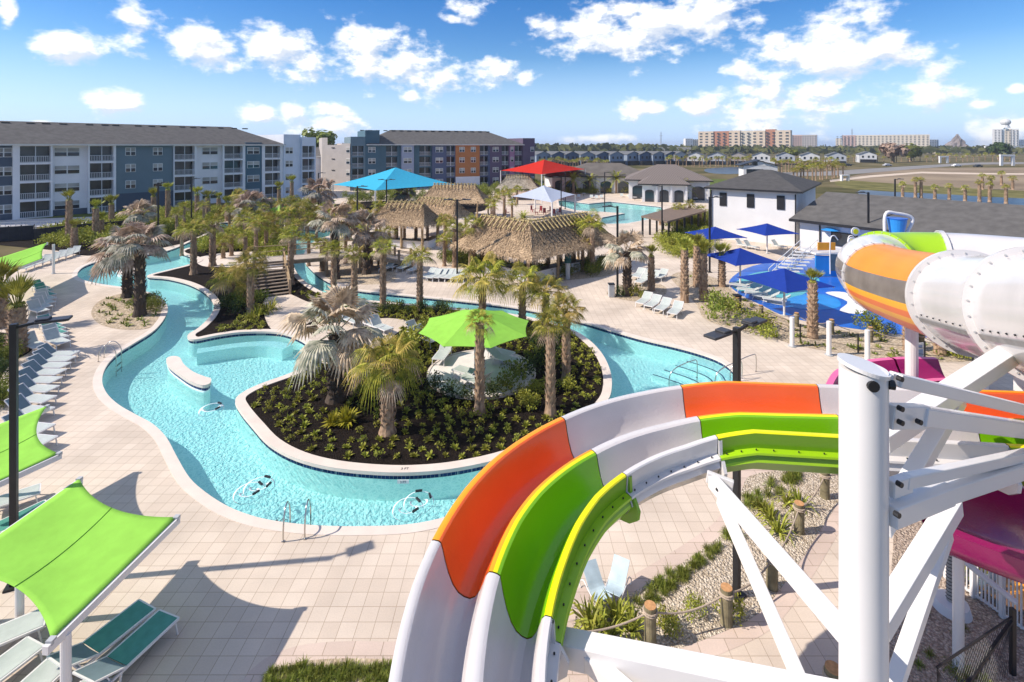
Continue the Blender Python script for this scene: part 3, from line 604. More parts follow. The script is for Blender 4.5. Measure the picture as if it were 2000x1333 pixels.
hotel('small pale tower block on the horizon left of the tan hotel', 1339, 1374, 271, 1600, [(offw,1,1),(cream,1.4,.92)], 7, 8)
hotel('low blue-grey block at the right end of the horizon', 1988, 2030, 273, 1500, [(gb,1,1)], 5, 8)
o = hotel('white hotel tower topped by a big pale globe at the right horizon', 1946, 1985, 252, 1200, [(offw,1,1),(gb,.4,.98),(cream,.8,1),(offw,1,1)], 13, 7, name='hotel_tower')
mb = MB(); mb.box((0,10,52), (w*1.25,26,4)); mb.build('parapet', gb, o); mb = MB(); mb.tube([(0,10,54),(0,10,62)], [9,6], 10); mb.ell((0,10,67), (10,10,8), 14, 8); mb.build('globe', mat('globe_white', (0.6,0.6,0.58), rough=.6), o)
hotel('low cream warehouse roof behind the far trees', 1268, 1350, 288, 700, [(cream,1,1)], 1, 6, name='warehouse')
hotel('long low white store on the right horizon', 1830, 1935, 288.5, 800, [(cream,1,1),(offw,1,.9)], 1, 8, name='warehouse')
hotel('second low store left of the globe tower', 1925, 2010, 286, 800, [(offw,1,1)], 1, 8, name='warehouse')
# artificial rock mountain
mb = MB(); bx = 1.31
def mt(u, v):
    a = 2*pi*u; r = 22*(1-v)**1.25+1.2; k = 1+.28*sin(a*5+v*9)+.15*sin(a*11-v*5)
    return (1.9*900*.0+805+r*k*cos(a)*(1-v*.3)+v*4, 930+r*k*sin(a), 33*v**.85)
mb.grid(mt, 26, 12); o = mb.build('rock_mountain', mat('mountain_rock', (0.21,0.18,0.17), rough=1, var=.3, scale=.15)); tag(o, 'grey artificial rock peak on the right horizon', 'rock')
# rows of small houses
hr = [cm('house_roof', (0.12,0.125,0.13))]
hcols = [(cm('house_blue', (0.08,0.12,0.19)),'dark blue'), (cm('house_greyblue', (0.22,0.27,0.34)),'grey blue'), (cm('house_white', (0.58,0.58,0.57)),'white'), (cm('house_greige', (0.34,0.31,0.29)),'greige'), (cm('house_lightgrey', (0.40,0.42,0.45)),'pale grey')]
def house(px, pyb, w, d, hgt, ci, rz, lab, Y=None):
    g = G(px, pyb); o = thing('house', lab, 'house', (g.x, g.y, 0), rz, 'houses in the far row')
    m = hcols[ci][0]
    mb = MB(); mb.box((0,d/2,hgt/2), (w,d,hgt)); mb.add([(-w/2,0,hgt),(w/2,0,hgt),(0,0,hgt+w*.2),(-w/2,d,hgt),(w/2,d,hgt),(0,d,hgt+w*.2)], [(0,1,2),(5,4,3)]); mb.build('wall', m, o)
    mb = MB(); k = w*.2
    mb.add([(-w/2-.4,-.5,hgt-.1),(0,-.5,hgt+k+.1),(0,d+.5,hgt+k+.1),(-w/2-.4,d+.5,hgt-.1),(w/2+.4,-.5,hgt-.1),(w/2+.4,d+.5,hgt-.1)], [(0,1,2,3),(1,4,5,2)]); mb.build('roof', hr[0], o)
    for s in (-.28,.05,.3):
        mb = MB(); mb.box((w*s,-.05,hgt*.72), (1.1,.1,1.5)); mb.build('window', glassd, o)
    mb = MB(); mb.box((0,-1.2,hgt*.2), (w*.9,2.4,hgt*.4)); mb.build('porch', black, o)
seq = [(1062,324,1),(1092,324,0),(1118,324,0),(1148,324,1),(1180,324,0),(1205,324,1),(1238,323,1),(1262,323,0),(1288,323,1),(1313,323,0),(1330,323,4)]
for i, (px, py, ci) in enumerate(seq): house(px, py, 9.5, 16, 6.6, ci, .35, '%s two-storey house, %s from the left in the far row behind the red shade' % (hcols[ci][1], ORD(i)))
seq = [(1357,322,2),(1399,322,4),(1440,322,3),(1486,322,2),(1534,322,4),(1582,322,2),(1634,322,4),(1695,318,2)]
for i, (px, py, ci) in enumerate(seq): house(px, py, 10.5, 14, 5.8, ci, -.45, '%s gabled house, %s from the left in the row below the tan hotel' % (hcols[ci][1], ORD(i)))
# low white wall and gate arch far right
for i, (px, py, s) in enumerate([(1843,319,5),(1967,324,7),(1650,354,2.2)]):
    g = G(px, py); o = thing('gate_arch', ['small white gateway beside the far road','wide white gateway at the edge of the bare field','small white pillar at the end of the sand track'][i], 'gateway', (g.x, g.y, 0))
    for sg in (-1, 1): mb = MB(); mb.box((sg*s/2,0,s*.4), (s*.22,1,s*.8)); mb.build('pillar', whitew, o)
    mb = MB(); mb.box((0,0,s*.88), (s*1.25,1.2,s*.16)); mb.build('lintel', whitew, o)
# grey fence and loading yard on the left
o = thing('fence', 'dark grey solid fence in front of the left apartments', 'fence', G(0,470))
mb = MB(); pts = [G(-90,478),(G(67,468)),G(66,476.5),G(150,466),G(265,455)]
for a, b in zip(pts[:-1], pts[1:]): mb.bar(a+V((0,0,.9)), b+V((0,0,.9)), .08, 1.8)
mb.build('fence_panel', mat('fence_fabric', (0.035,0.035,0.042), rough=.9), o, world=True)
mb = MB()
for i in range(14):
    p = G(-90,478).lerp(G(265,455), i/13) if i > 6 else G(-90,478).lerp(G(67,468), i/6); mb.box((p.x,p.y,.95), (.08,.08,1.95))
mb.build('post', black, o, world=True)
o = thing('railing', 'low pale railing beside the loading yard at the left', 'railing', G(20,440)); mb = MB()
for py0, py1 in ((452,444),(462,452)):
    a, b = G(-60,py0), G(184,py1)
    for z in (.55,1.05): mb.bar(a+V((0,0,z)), b+V((0,0,z)), .07, .07)
    for k in range(26): p = a.lerp(b, k/25); mb.box((p.x,p.y,.55), (.06,.06,1.1))
mb.build('rails', white, o, world=True)

# ------------------------------------------------------------------ water slides
def gel(n, c, r=.16, var=.06):
    m = mat(n, c, rough=r, var=var, scale=.7, spec=.5, coat=.15, bump=.05, bscale=9); return m
g_white = gel('gelcoat_white', (0.60,0.575,0.56)); g_in = gel('gelcoat_offwhite', (0.56,0.52,0.51), .22); g_orange = gel('gelcoat_orange', (0.76,0.115,0.02)); g_amber = gel('gelcoat_amber', (0.85,0.33,0.01), .3)  # orange lane inside: wetness and shade put into a redder colour than the rim
g_green = gel('gelcoat_green', (0.17,0.42,0.004)); g_yel = gel('gelcoat_yellow', (0.78,0.72,0.0), .3); g_lime = gel('gelcoat_lime', (0.30,0.52,0.01), .3); g_mag = gel('gelcoat_magenta', (0.29,0.006,0.10)); g_pink = gel('gelcoat_pink', (0.72,0.14,0.33), .35)
def streaky(m, k=1):
    t = m.node_tree; b = t.nodes['Principled BSDF']; g = N(t, 'ShaderNodeNewGeometry'); nz = N(t, 'ShaderNodeTexNoise'); nz.inputs['Scale'].default_value = 14; nz.inputs['Detail'].default_value = 6; nz.inputs['Distortion'].default_value = 1.5
    L(t, g, 'Position', nz, 'Vector'); mr = N(t, 'ShaderNodeMapRange'); L(t, nz, 'Fac', mr, 'Value'); mr.inputs['To Min'].default_value = .02; mr.inputs['To Max'].default_value = .35; L(t, mr, 0, b, 'Roughness')
    bp = N(t, 'ShaderNodeBump'); bp.inputs['Strength'].default_value = .25; bp.inputs['Distance'].default_value = .02; L(t, nz, 'Fac', bp, 'Height'); L(t, bp, 0, b, 'Normal')
for m_ in (g_in, g_orange, g_green, g_mag): streaky(m_)
SCX, SCY = 4.7, 6.6
TH = [84,95,104,125,136,145,153,164,172,180,190,205,225]
ZT = {'O':[6.12,6.0,5.92,5.80,5.76,5.74,5.70,5.60,5.52,5.38,5.2,4.95,4.6], 'D':[5.84,5.73,5.63,5.52,5.50,5.49,5.45,5.30,5.12,4.97,4.8,4.55,4.2], 'I':[5.93,5.80,5.66,5.50,5.42,5.27,5.06,4.84,4.73,4.62,4.45,4.2,3.85]}
def interp(x, xs, ys):
    if x <= xs[0]: return ys[0]
    for i in range(len(xs)-1):
        if x <= xs[i+1]: k = (x-xs[i])/(xs[i+1]-xs[i]); return ys[i]+(ys[i+1]-ys[i])*k
    return ys[-1]
def station(t):
    """t<0: metres beyond the straight joint at 84 degrees; t>=84: angle"""
    if t >= 84:
        a = R(t); c = V((SCX, SCY)); rad = V((cos(a), sin(a))); zz = [interp(t, TH, ZT[k]) for k in 'ODI']
    else:
        a = R(84); d = -t; c = V((SCX, SCY))+V((.9945,-.1045))*d; rad = V((cos(a), sin(a))); zz = [6.12+.012*d, 5.84+.03*d, 5.93+.0*d]
    return c, rad, zz
def slide_profile(zO, zD, zI):
    """list of (r, z, matcode)"""
    pr = [(5.3,zO-1.02,'w'),(5.8,zO-1.0,'w'),(6.12,zO-.7,'w'),(6.2,zO-.4,'w'),(6.22,zO-.08,'w'),(6.24,zO-.06,'r'),(6.24,zO,'r'),(6.2,zO+.012,'r'),(6.12,zO+.012,'r'),(6.08,zO-.01,'a')]
    n = 12
    for i in range(1, n):
        u = i/n; x = -cos(pi*u); dep = (1-abs(x)**2.6)*.60
        pr.append((6.06-(6.06-5.3)*(x+1)/2, zO*(1-u)+zD*u-.03-dep, 'a'))
    pr += [(5.28,zD-.01,'a'),(5.26,zD+.012,'r'),(5.2,zD+.02,'r'),(5.13,zD+.012,'s'),(5.08,zD-.01,'b')]
    for i in range(1, n):
        u = i/n; x = -cos(pi*u); dep = (1-abs(x)**2.6)*.60
        pr.append((5.07-(5.07-4.4)*(x+1)/2, zD*(1-u)+zI*u-.03-dep, 'b'))
    pr += [(4.38,zI-.01,'b'),(4.36,zI+.012,'s'),(4.27,zI+.012,'s'),(4.25,zI-.01,'s'),(4.25,zI-.05,'g'),(4.27,zI-.33,'g'),(4.12,zI-.35,'f'),(4.11,zI-.39,'f'),(4.2,zI-.40,'g'),(4.14,zI-.50,'g'),(4.12,zI-.55,'f'),(4.16,zI-.57,'g'),(4.28,zI-.78,'g'),(4.6,zI-.98,'g'),(5.3,zO-1.02,'w')]
    return pr
g_fl = gel('gelcoat_deep_lime', (0.16,0.34,0.008), .3)
MATSET = {'white': dict(w=g_white, r=g_white, a=g_in, s=g_white, b=g_in, g=g_white, f=g_white), 'col': dict(w=g_amber, r=g_amber, a=g_orange, s=g_yel, b=g_green, g=g_fl, f=g_lime)}
def slide_section(par, ts, style, name='trough_section', label=None):
    ms = MATSET[style]; keys = list('wrasbgf'); mb = MB(); first = None
    for i, t in enumerate(ts):
        c, rad, (zO, zD, zI) = station(t); pr = slide_profile(zO, zD, zI); n = len(pr)
        for r, z, k in pr: mb.v.append((c.x+rad.x*r, c.y+rad.y*r, z))
        if i:
            o = (i-1)*n
            for j in range(n-1): mb.f.append((o+j, o+n+j, o+n+j+1, o+j+1)); mb.m.append(keys.index(pr[j+1][2]))
    o = mb.build(name, [ms[k] for k in keys], par, world=True, smooth=True, label=label)
    o.data.polygons.foreach_set('use_smooth', [True]*len(o.data.polygons))
    es = o.modifiers.new('edges', 'EDGE_SPLIT'); es.split_angle = R(38)
    # bolt row on the lower flange
    bt = MB(); L0 = len(ts)
    for i in range(1, L0-1, 2):
        c, rad, (zO, zD, zI) = station(ts[i]); p = (c.x+rad.x*4.19, c.y+rad.y*4.19, zI-.33); bt.tube([p, (p[0],p[1],p[2]+.025)], .016, 6)
    if bt.v: bt.build('bolt_row', black, o).location = (0,0,0); o.children[0].data.transform(Matrix.Translation(-par.location))
    return o
def flange(par, t, style):
    ms = MATSET[style]; mb = MB(); c, rad, (zO, zD, zI) = station(t); tan = V((-rad.y, rad.x))
    pr = [(6.2,zO-.1),(6.2,zO-.45),(6.1,zO-.8),(5.8,zO-1.08),(5.3,zO-1.1),(4.6,zI-1.06),(4.22,zI-.95),(4.02,zI-.78),(3.99,zI-.6),(4.1,zI-.42),(4.2,zI-.34),(4.22,zI-.04)]
    inn = [(6.1,zO-.1),(6.1,zO-.45),(6.02,zO-.75),(5.75,zO-1.0),(5.3,zO-1.0),(4.7,zI-.94),(4.4,zI-.8),(4.3,zI-.7),(4.28,zI-.55),(4.28,zI-.42),(4.28,zI-.32),(4.28,zI-.04)]
    for sgn in (-.035, .035):
        for r, z in pr+inn[::-1]: mb.v.append((c.x+rad.x*r+tan.x*sgn, c.y+rad.y*r+tan.y*sgn, z))
    n = len(pr); m = 2*n
    for i in range(n-1):
        mb.f += [(i, i+1, m-2-i, m-1-i), (m+i, m+m-1-i, m+m-2-i, m+i+1), (i, m+i, m+i+1, i+1), (m-1-i, m-2-i, m+m-2-i, m+m-1-i)]; mb.m += [0]*4
    mb.build('joint_flange', ms['g'], par, world=True)
sl = thing('water_slide', 'two-lane open water slide curving round the white column, orange outer lane and green inner lane', 'water slide', (SCX, SCY, 0))
def rng(a, b, n): return [a+(b-a)*i/n for i in range(n+1)]
slide_section(sl, rng(225,164.2,26), 'white'); slide_section(sl, rng(164,125.2,18), 'col', label='orange and green section nearest the camera')
slide_section(sl, rng(125,94.7,14), 'white'); a_ = rng(94.5,84,5)+rng(-.1,-2.1,8)
def tfix(ts): return ts
slide_section(sl, a_, 'col', label='orange and green section across the far side of the curve')
slide_section(sl, rng(-2.12,-4.9,10), 'white'); slide_section(sl, rng(-4.92,-7.6,10), 'col', label='orange and green section right of the column'); slide_section(sl, rng(-7.62,-12,10), 'white')
for t_, s_ in ((164.2,'white'),(124.0,'col'),(94.0,'white'),(-4.9,'white')): flange(sl, t_, s_)

# column with its arms
cx_, cy_ = 4.61, 6.72
tw = thing('slide_support', 'thick white steel column in the foreground with bolted arms', 'support column', (cx_, cy_, 0))
mb = MB(); mb.tube([(cx_,cy_,0),(cx_,cy_,9.08)], .275, 40); mb.build('column', white, tw, world=True, smooth=True).modifiers.new('e','EDGE_SPLIT').split_angle = R(40)
mb = MB(); mb.tube([(cx_,cy_,9.08),(cx_+.004,cy_-.004,9.13)], .295, 40); o = mb.build('cap_plate', white, tw, world=True); 
for vtx in o.data.vertices: vtx.co.z += -.16*vtx.co.x-.02*vtx.co.y
mb = MB()
mb.tube([(cx_-.06,cy_-.25,8.97),(cx_-.065,cy_-.295,8.97)], .07, 14)
mb.tube([(cx_+.20,cy_-.18,8.95),(cx_+.26,cy_-.20,8.95)], .06, 12); mb.build('drain_hole', black, tw, world=True)
def beam(p, q, w, h, name='arm', **k):
    mb = MB(); mb.bar(p, q, w, h, **k); return mb.build(name, white, tw, world=True, bevel=.015)
beam(P(1748,741,6.8), P(2090,822,9.4), .17, .17); beam(P(1795,811,7.0), P(2090,852,9.6), .2, .24); beam(P(1765,941,6.8), P(2080,872,9.2), .13, .16)
beam(P(1735,1006,6.6), P(1850,962,7.3), .22, .26); beam(P(1830,968,7.2), P(2090,886,9.2), .2, .24)
beam(P(1735,813,6.7), P(1805,813,7.05), .14, .30, 'bracket'); beam(P(1738,955,6.7), P(1775,942,6.85), .12, .22, 'bracket'); beam(P(1736,738,6.7), P(1762,745,6.9), .10, .14, 'bracket')
beam(P(1975,690,11.6), P(1715,860,9.2), .38, .3); beam(P(1872,778,10.8), P(1722,1030,8.4), .26, .26); beam(P(1862,985,8.8), P(1715,1225,7.3), .27, .28); beam(P(1848,1040,9.0), P(1728,1390,7.4), .2, .2)
beam(P(1392,940,10.4), P(1652,1240,7.2), .21, .24); beam(P(1408,975,10.25), P(1580,1370,7.4), .18, .2); beam(P(1090,1262,8.1), P(1665,1385,6.4), .34, .36); beam(P(1150,1290,7.8), P(1260,1385,7.0), .22, .22)
beam(P(1380,930,10.5), P(1432,950,10.3), .1, .22, 'bracket')
mb = MB()
for px, py, Y in ((1754,796,6.72),(1754,823,6.72),(1752,943,6.7),(1747,1002,6.55),(1753,738,6.75),(1790,822,6.9),(1400,955,10.2),(1412,972,10.1)):
    p = P(px, py, Y-.1); mb.tube([p, p+V((.02,-.06,0))], .035, 8)
mb.build('bolt', black, tw, world=True)

# magenta slides
mg = thing('water_slide', 'wide magenta open water slide under the white beams at the lower right', 'water slide', (10.0,11.0,0))
mg2 = thing('water_slide', 'magenta run-out slide with pink rim behind the white column top', 'water slide', (14.0,20.0,0))
def mtrough(par, ctl, w, name, dep=.75, label=None, rim=1):
    pp_ = smooth_loop(ctl, 8, closed=False); mb = MB(); n = len(pp_)
    for i in range(n):
        p = V(pp_[i]); d = V(pp_[min(i+1, n-1)])-V(pp_[max(i-1, 0)]); rad = V((-d.y, d.x)).normalized()
        pr = [(w/2-.1,-dep-.2,2),(w/2+.0,-dep-.05,2),(w/2+.08,-.5,2),(w/2+.09,-.04,2),(w/2+.1,0,1),(w/2-.12,0,1)]
        pr += [(w/2-.14-(w-.28)*j/14, -.02-dep*(1-abs(2*j/14-1)**2.6), 0) for j in range(15)]
        pr += [(-w/2+.12,0,1),(-w/2-.1,0,1),(-w/2-.09,-.04,2),(-w/2-.08,-dep*.6,2),(-w/2-.02,-dep*.85,2),(-w/2+.25,-dep-.15,2),(w/2-.1,-dep-.2,2)]
        m = len(pr)
        for (r, h, k) in pr: mb.v.append((p.x+rad.x*r, p.y+rad.y*r, p.z+h))
        if i:
            o = (i-1)*m
            for j in range(m-1): mb.f.append((o+j, o+m+j, o+m+j+1, o+j+1)); mb.m.append(pr[j+1][2])
    o = mb.build(name, [g_mag, g_pink if rim else g_mag, g_mag], par, world=True, smooth=True, label=label); o.modifiers.new('e','EDGE_SPLIT').split_angle = R(38)
mtrough(mg, [(9.2,11.6,4.42),(10.4,10.98,4.2),(12.2,10.45,3.95),(14.5,10.6,3.8)], 3.0, 'trough_section', .5, rim=0); mtrough(mg, [(14.55,10.6,3.8),(18,12.4,3.8),(20,15,3.6)], 3.0, 'trough_section', .5, rim=0)
mtrough(mg2, [(12.9,19.0,2.8),(13.8,19.9,2.9),(15.0,20.5,2.95),(16.2,20.7,3.0)], 2.0, 'trough_section'); mtrough(mg2, [(16.25,20.7,3.0),(17.0,20.75,3.0),(17.9,20.7,3.0)], 2.0, 'trough_section')
for x, y in ((10.2,11.7),(14,11.3)):
    mb = MB(); mb.tube([(x,y,0),(x,y,3.2)], .11, 12); mb.build('support_leg', white, mg, world=True)

# big enclosed tube slide
tb = thing('tube_slide', 'huge white enclosed tube slide with an orange section at the upper right', 'water slide', (14,16,0))
pth = smooth_loop([(9.5,6.2,9.6),(11.2,9.2,8.8),(12.75,12.4,7.9),(14.25,16,7.1),(15.15,19.2,6.6),(15.8,21.8,6.35),(17.0,24.1,6.3),(19.0,25.0,6.3),(21.2,24.2,6.4),(24,22.4,6.4),(28,20.5,6.3)], 8, closed=False)
glz = mat('smoked_strip', (0.17,0.145,0.125), rough=.25, var=.15, scale=1.5, spec=.5)
def tube_frame(i):
    p = V(pth[i]); d = (V(pth[min(i+1, len(pth)-1)])-V(pth[max(i-1, 0)])).normalized(); s = d.cross(V((0,0,1))).normalized(); u = s.cross(d); return p, d, s, u
RT = 1.45; NS = 36
def ring_pt(i, a, r):
    p, d, s, u = tube_frame(i)
    k = 1.0
    return p+s*(cos(a)*r)+u*(sin(a)*r*k)
def tsec(i0, i1, codes, label=None, r=RT):
    """codes: function(angle degrees from right-horizontal) -> material"""
    mb = MB(); ms = []
    for i in range(i0, i1+1):
        for k in range(NS+1): mb.v.append(tuple(ring_pt(i, 2*pi*k/NS, r)))
    for i in range(i1-i0):
        for k in range(NS):
            m = codes((k+.5)*360/NS)
            if m not in ms: ms.append(m)
            o = i*(NS+1)+k; mb.f.append((o, o+NS+1, o+NS+2, o+1)); mb.m.append(ms.index(m))
    return mb.build('tube_section', ms, tb, world=True, smooth=True, label=label)
def tflange(i, m, r=RT, w=.09, h=.13):
    p, d, s, u = tube_frame(i); mb = MB(); n = 48
    for dd_, rr in ((-w, r-.02), (-w, r+h), (w, r+h), (w, r-.02)):
        for k in range(n): a = 2*pi*k/n; mb.v.append(tuple(p+d*dd_+s*(cos(a)*rr)+u*(sin(a)*rr)))
    for q in range(3):
        for k in range(n): mb.f.append((q*n+k, q*n+(k+1) % n, (q+1)*n+(k+1) % n, (q+1)*n+k)); mb.m.append(0)
    o = mb.build('joint_flange', m, tb, world=True)
    bt = MB()
    for k in range(26):
        a = 2*pi*(k+.5)/26
        for sd in (-1, 1):
            q = p+s*(cos(a)*(r+.07))+u*(sin(a)*(r+.07)); bt.tube([q+d*(sd*w), q+d*(sd*(w+.03))], .024, 6)
    b = bt.build('bolt_row', grey, o); b.data.transform(Matrix.Translation(-tb.location))
# angle 0 = right side (+s); s = d x up : path heads +Y so s points +X; camera side is 180 degrees
g_tube = gel('tube_amber', (0.70,0.225,0.003), .45); g_amb2 = gel('tube_amber_band', (0.80,0.36,0.005), .45); g_or2 = gel('tube_orange', (0.72,0.13,0.012), .45)
def near_c(a): return g_white
def or_c(a):
    if 160 < a < 190: return glz
    if 190 < a < 202 or 212 < a < 222: return g_amb2
    return g_tube if a < 190 or a > 330 else g_or2
def wh_s(a): return glz if 158 < a < 190 else g_white
def lime_c(a): return g_lime if 20 < a < 160 else g_white
tsec(0, 15, near_c); tsec(15, 24, near_c); tsec(24, 40, or_c, 'orange section with grey window strip'); tsec(40, 52, wh_s); tsec(52, 62, lambda a: g_lime, 'lime green section at the back'); tsec(62, len(pth)-1, near_c)
for i in (15, 24): tflange(i, g_white, h=.17)
tflange(40, g_white, h=.06); tflange(52, g_lime, h=.12); tflange(62, g_white, h=.1)
# side seam
mb = MB()
for i in range(0, 24):
    for (a0, a1, rr) in ((176, 179, RT+.02),):
        q = [ring_pt(i, R(208), RT+.03), ring_pt(i+1, R(208), RT+.03), ring_pt(i+1, R(203), RT+.03), ring_pt(i, R(203), RT+.03)]; mb.add(q, [(0,1,2,3)])
mb.build('seam_strip', mat('seam_grey', (0.25,0.24,0.23), rough=.6), tb, world=True)
mb = MB()
for i in range(0, 24):
    for a in (199,): q = ring_pt(i, R(a), RT+.0); nrm = (q-V(pth[i])).normalized(); mb.tube([q, q+nrm*.03], .022, 6)
mb.build('bolt_row', black, tb, world=True)['kind'] = 'stuff'
mb = MB(); mb.tube([(16.0,20.5,0),(16.0,20.5,5.6)], .22, 16); mb.build('support_leg', white, tb, world=True)
mb = MB(); mb.tube([(22,24.0,0),(22,24.0,5.2)], .25, 16); mb.build('support_leg', white, tb, world=True)
mb = MB(); mb.tube([(13.4,12.5,0),(13.4,12.5,6.8)], .3, 20); mb.box((13.2,12.6,6.5), (1.6,.8,1.0), .5); mb.build('support_leg', white, tb, world=True)

# ------------------------------------------------------------------ vegetation
rnd = random.Random(11)
def fan(mb, o, dirv, L_, spread, nseg, droop, w, split=.45, mi=0, curl=.0):
    """palmate leaf blade at o pointing along dirv"""
    d = V(dirv).normalized(); side = d.cross(V((0,0,1)));
    if side.length < .05: side = V((1,0,0))
    side.normalize(); up = side.cross(d)
    for k in range(nseg):
        a = -spread+2*spread*(k+.5)/nseg; ln = L_*(1-.32*(abs(a)/spread)**2)*(.9+.2*rnd.random())
        v = d*cos(a)+side*sin(a)-up*(.18*abs(sin(a)))*1.0; v.normalize(); s = v.cross(up); s.normalize()
        z1 = -droop*.18*ln; z2 = -droop*ln*(.75+.5*rnd.random()); p1 = o+v*ln*.52+V((0,0,z1)); p2 = o+v*ln*(1-.28*droop)+V((0,0,z2))
        ww = w*(.8+.4*rnd.random()); pl = up*(ww*.35)
        mb.add([o, p1-s*ww/2, p1+pl, p1+s*ww/2, p2], [(0,1,2),(0,2,3),(1,4,2),(2,4,3)], mi)
def sabal_crown(seed, nl=26, L_=1.05, pet=.75, droop=.55, dry=0, gold=0, w=.085, nseg=18):
    rnd.seed(seed); mb = MB()
    for i in range(nl):
        a = i*2.399+rnd.random()*.4; f = i/nl; e = 1.35-1.65*f+rnd.uniform(-.2,.2); pl = pet*(.75+.5*rnd.random())
        d = V((cos(a)*cos(e), sin(a)*cos(e), sin(e))); s0 = V((cos(a)*.06, sin(a)*.06, rnd.uniform(-.05,.2)))
        m = s0+d*pl*.6; q = s0+d*pl+V((0,0,-.10*pl)); mi = 1 if i >= nl-dry else (2 if rnd.random() < gold else 0)
        mb.bar(s0, m, .03, .02, mi); mb.bar(m, q, .025, .015, mi)
        d2 = (d+V((0,0,-.25-.35*f))).normalized(); fan(mb, q, d2, L_*(.85+.3*rnd.random()), 1.9, nseg, droop*(.6+.6*rnd.random()), w, mi=mi)
    return mb
def bis_crown(seed, nl=20, L_=1.25, dry=8, pet=1.15):
    rnd.seed(seed); mb = MB()
    for i in range(nl):
        a = i*2.399+rnd.random()*.5; f = i/nl; e = 1.35-1.85*f+rnd.uniform(-.12,.12); pl = pet*(.8+.4*rnd.random())
        d = V((cos(a)*cos(e), sin(a)*cos(e), sin(e))); s0 = V((cos(a)*.1, sin(a)*.1, rnd.uniform(-.1,.2))); q = s0+d*pl
        mi = 1 if (rnd.random() < dry/nl) else 0
        mb.bar(s0, q, .05, .035, mi); d2 = (d+V((rnd.uniform(-.3,.3), rnd.uniform(-.3,.3), -.2-.3*f))).normalized()
        fan(mb, q, d2, L_*(.8+.35*rnd.random()), 1.95, 22, .22+.25*f, .17, mi=mi)
    return mb
def tuft(seed, n=16, L_=1.0, dry=False):
    rnd.seed(seed); mb = MB()
    for i in range(n):
        a = i*2.399; e = rnd.uniform(.9,1.5); d = V((cos(a)*cos(e), sin(a)*cos(e), sin(e))); s0 = V((cos(a)*.05, sin(a)*.05, 0)); q = s0+d*.45
        mb.bar(s0, q, .03, .02); fan(mb, q, d, L_*rnd.uniform(.7,1.1), .5, 8, .15, .06)
    for i in range(5):
        a = i*1.3+.5; d = V((cos(a)*.8, sin(a)*.8, .35)); fan(mb, V((0,0,.1)), d, .5, .6, 7, .6, .05)
    return mb
def date_crown(seed, nl=24):
    rnd.seed(seed); mb = MB()
    for i in range(nl):
        a = i*2.399; e = 1.2-1.5*i/nl; L_ = 2.4; d = V((cos(a)*cos(e), sin(a)*cos(e), sin(e))); side = d.cross(V((0,0,1))).normalized(); prev = V((0,0,0))
        for k in range(12):
            t = (k+1)/12; p = d*L_*t+V((0,0,-.9*t*t)); mb.bar(prev, p, .03, .02); 
            for sg in (-1, 1):
                v = (side*sg+d*.6+V((0,0,-.15))).normalized(); w = (p-prev)*.45; ln = .5*(1-.5*t)
                mb.add([p-w, p+w, p+v*ln], [(0,1,2)])
            prev = p
    return mb
def trunk_mb(seed, r0=.20, r1=.16, h=1.0, boots=True, lean=0.0, flare=1.35):
    """unit-height trunk with old leaf bases standing out"""
    rnd.seed(seed); mb = MB(); n = 12
    pts = [(lean*(i/10)**2*.1, 0, h*i/10) for i in range(11)]; rs = [lerp(r0, r1, i/10)*(flare if i == 0 else 1) for i in range(11)]
    mb.tube(pts, rs, n)
    if boots:
        m = 90
        for i in range(m):
            z = h*(.12+.88*i/m); a = i*2.399; r = lerp(r0, r1, z/h); c = V((cos(a)*r*.93, sin(a)*r*.93, z)); o = V((cos(a), sin(a), 0)); s = V((-sin(a), cos(a), 0))
            k = r*.5; tip = c+o*(r*.42)+V((0,0,h*.05)); b1 = c-s*k*.6-V((0,0,h*.012)); b2 = c+s*k*.6-V((0,0,h*.012)); t1 = c-s*k*.2+V((0,0,h*.03)); t2 = c+s*k*.2+V((0,0,h*.03))
            mb.add([b1, b2, tip, t1, t2], [(0,1,2),(1,4,2),(0,2,3),(3,2,4)], 1 if i % 3 == 0 else 0)
    return mb
HID = []
def proto(name, cat, trunk, tm, crown, cmats):
    o = thing(name, 'x', cat); t = trunk.build('trunk', tm, o); c = crown.build('crown', cmats, o); HID.append(o); return o
bark2 = mat('boot_tips', (0.34,0.25,0.17), rough=.95, var=.3, scale=9, coord='obj')
PR = {'S': [proto('sabal_palm','palm', trunk_mb(1+i), [bark, bark2], sabal_crown(20+i, nl=20, L_=1.0, pet=.85, droop=.42, w=.06, gold=.2 if i else .08, dry=3), [lf_sabal, lf_dry, lf_gold]) for i in range(4)],
      'G': [proto('sabal_palm','palm', trunk_mb(7, .22, .19), [bark, bark2], sabal_crown(31, nl=26, L_=1.1, pet=.95, droop=.62, gold=.5, dry=3, w=.06, nseg=22), [lf_sabal, lf_dry, lf_gold])],
      'F': [proto('sabal_palm','palm', trunk_mb(8, .2, .18), [bark, bark2], sabal_crown(41, nl=26, L_=1.05, pet=1.0, droop=.55, gold=.3, w=.055, nseg=22), [lf_sabal, lf_dry, lf_gold])],
      'B': [proto('bismarck_palm','palm', trunk_mb(11+i, .30, .24, boots=True), [barkb, bark], bis_crown(50+i, dry=10+i*3), [lf_bis, lf_dry]) for i in range(3)],
      'T': [proto('young_palm','palm', trunk_mb(14+i, .25, .20, flare=1.1), [bark, bark2], tuft(60+i), [lf_lime]) for i in range(2)],
      'D': [proto('date_palm','palm', trunk_mb(17, .25, .22), [bark, bark2], date_crown(70), [lf_lime])]}
prc = {}
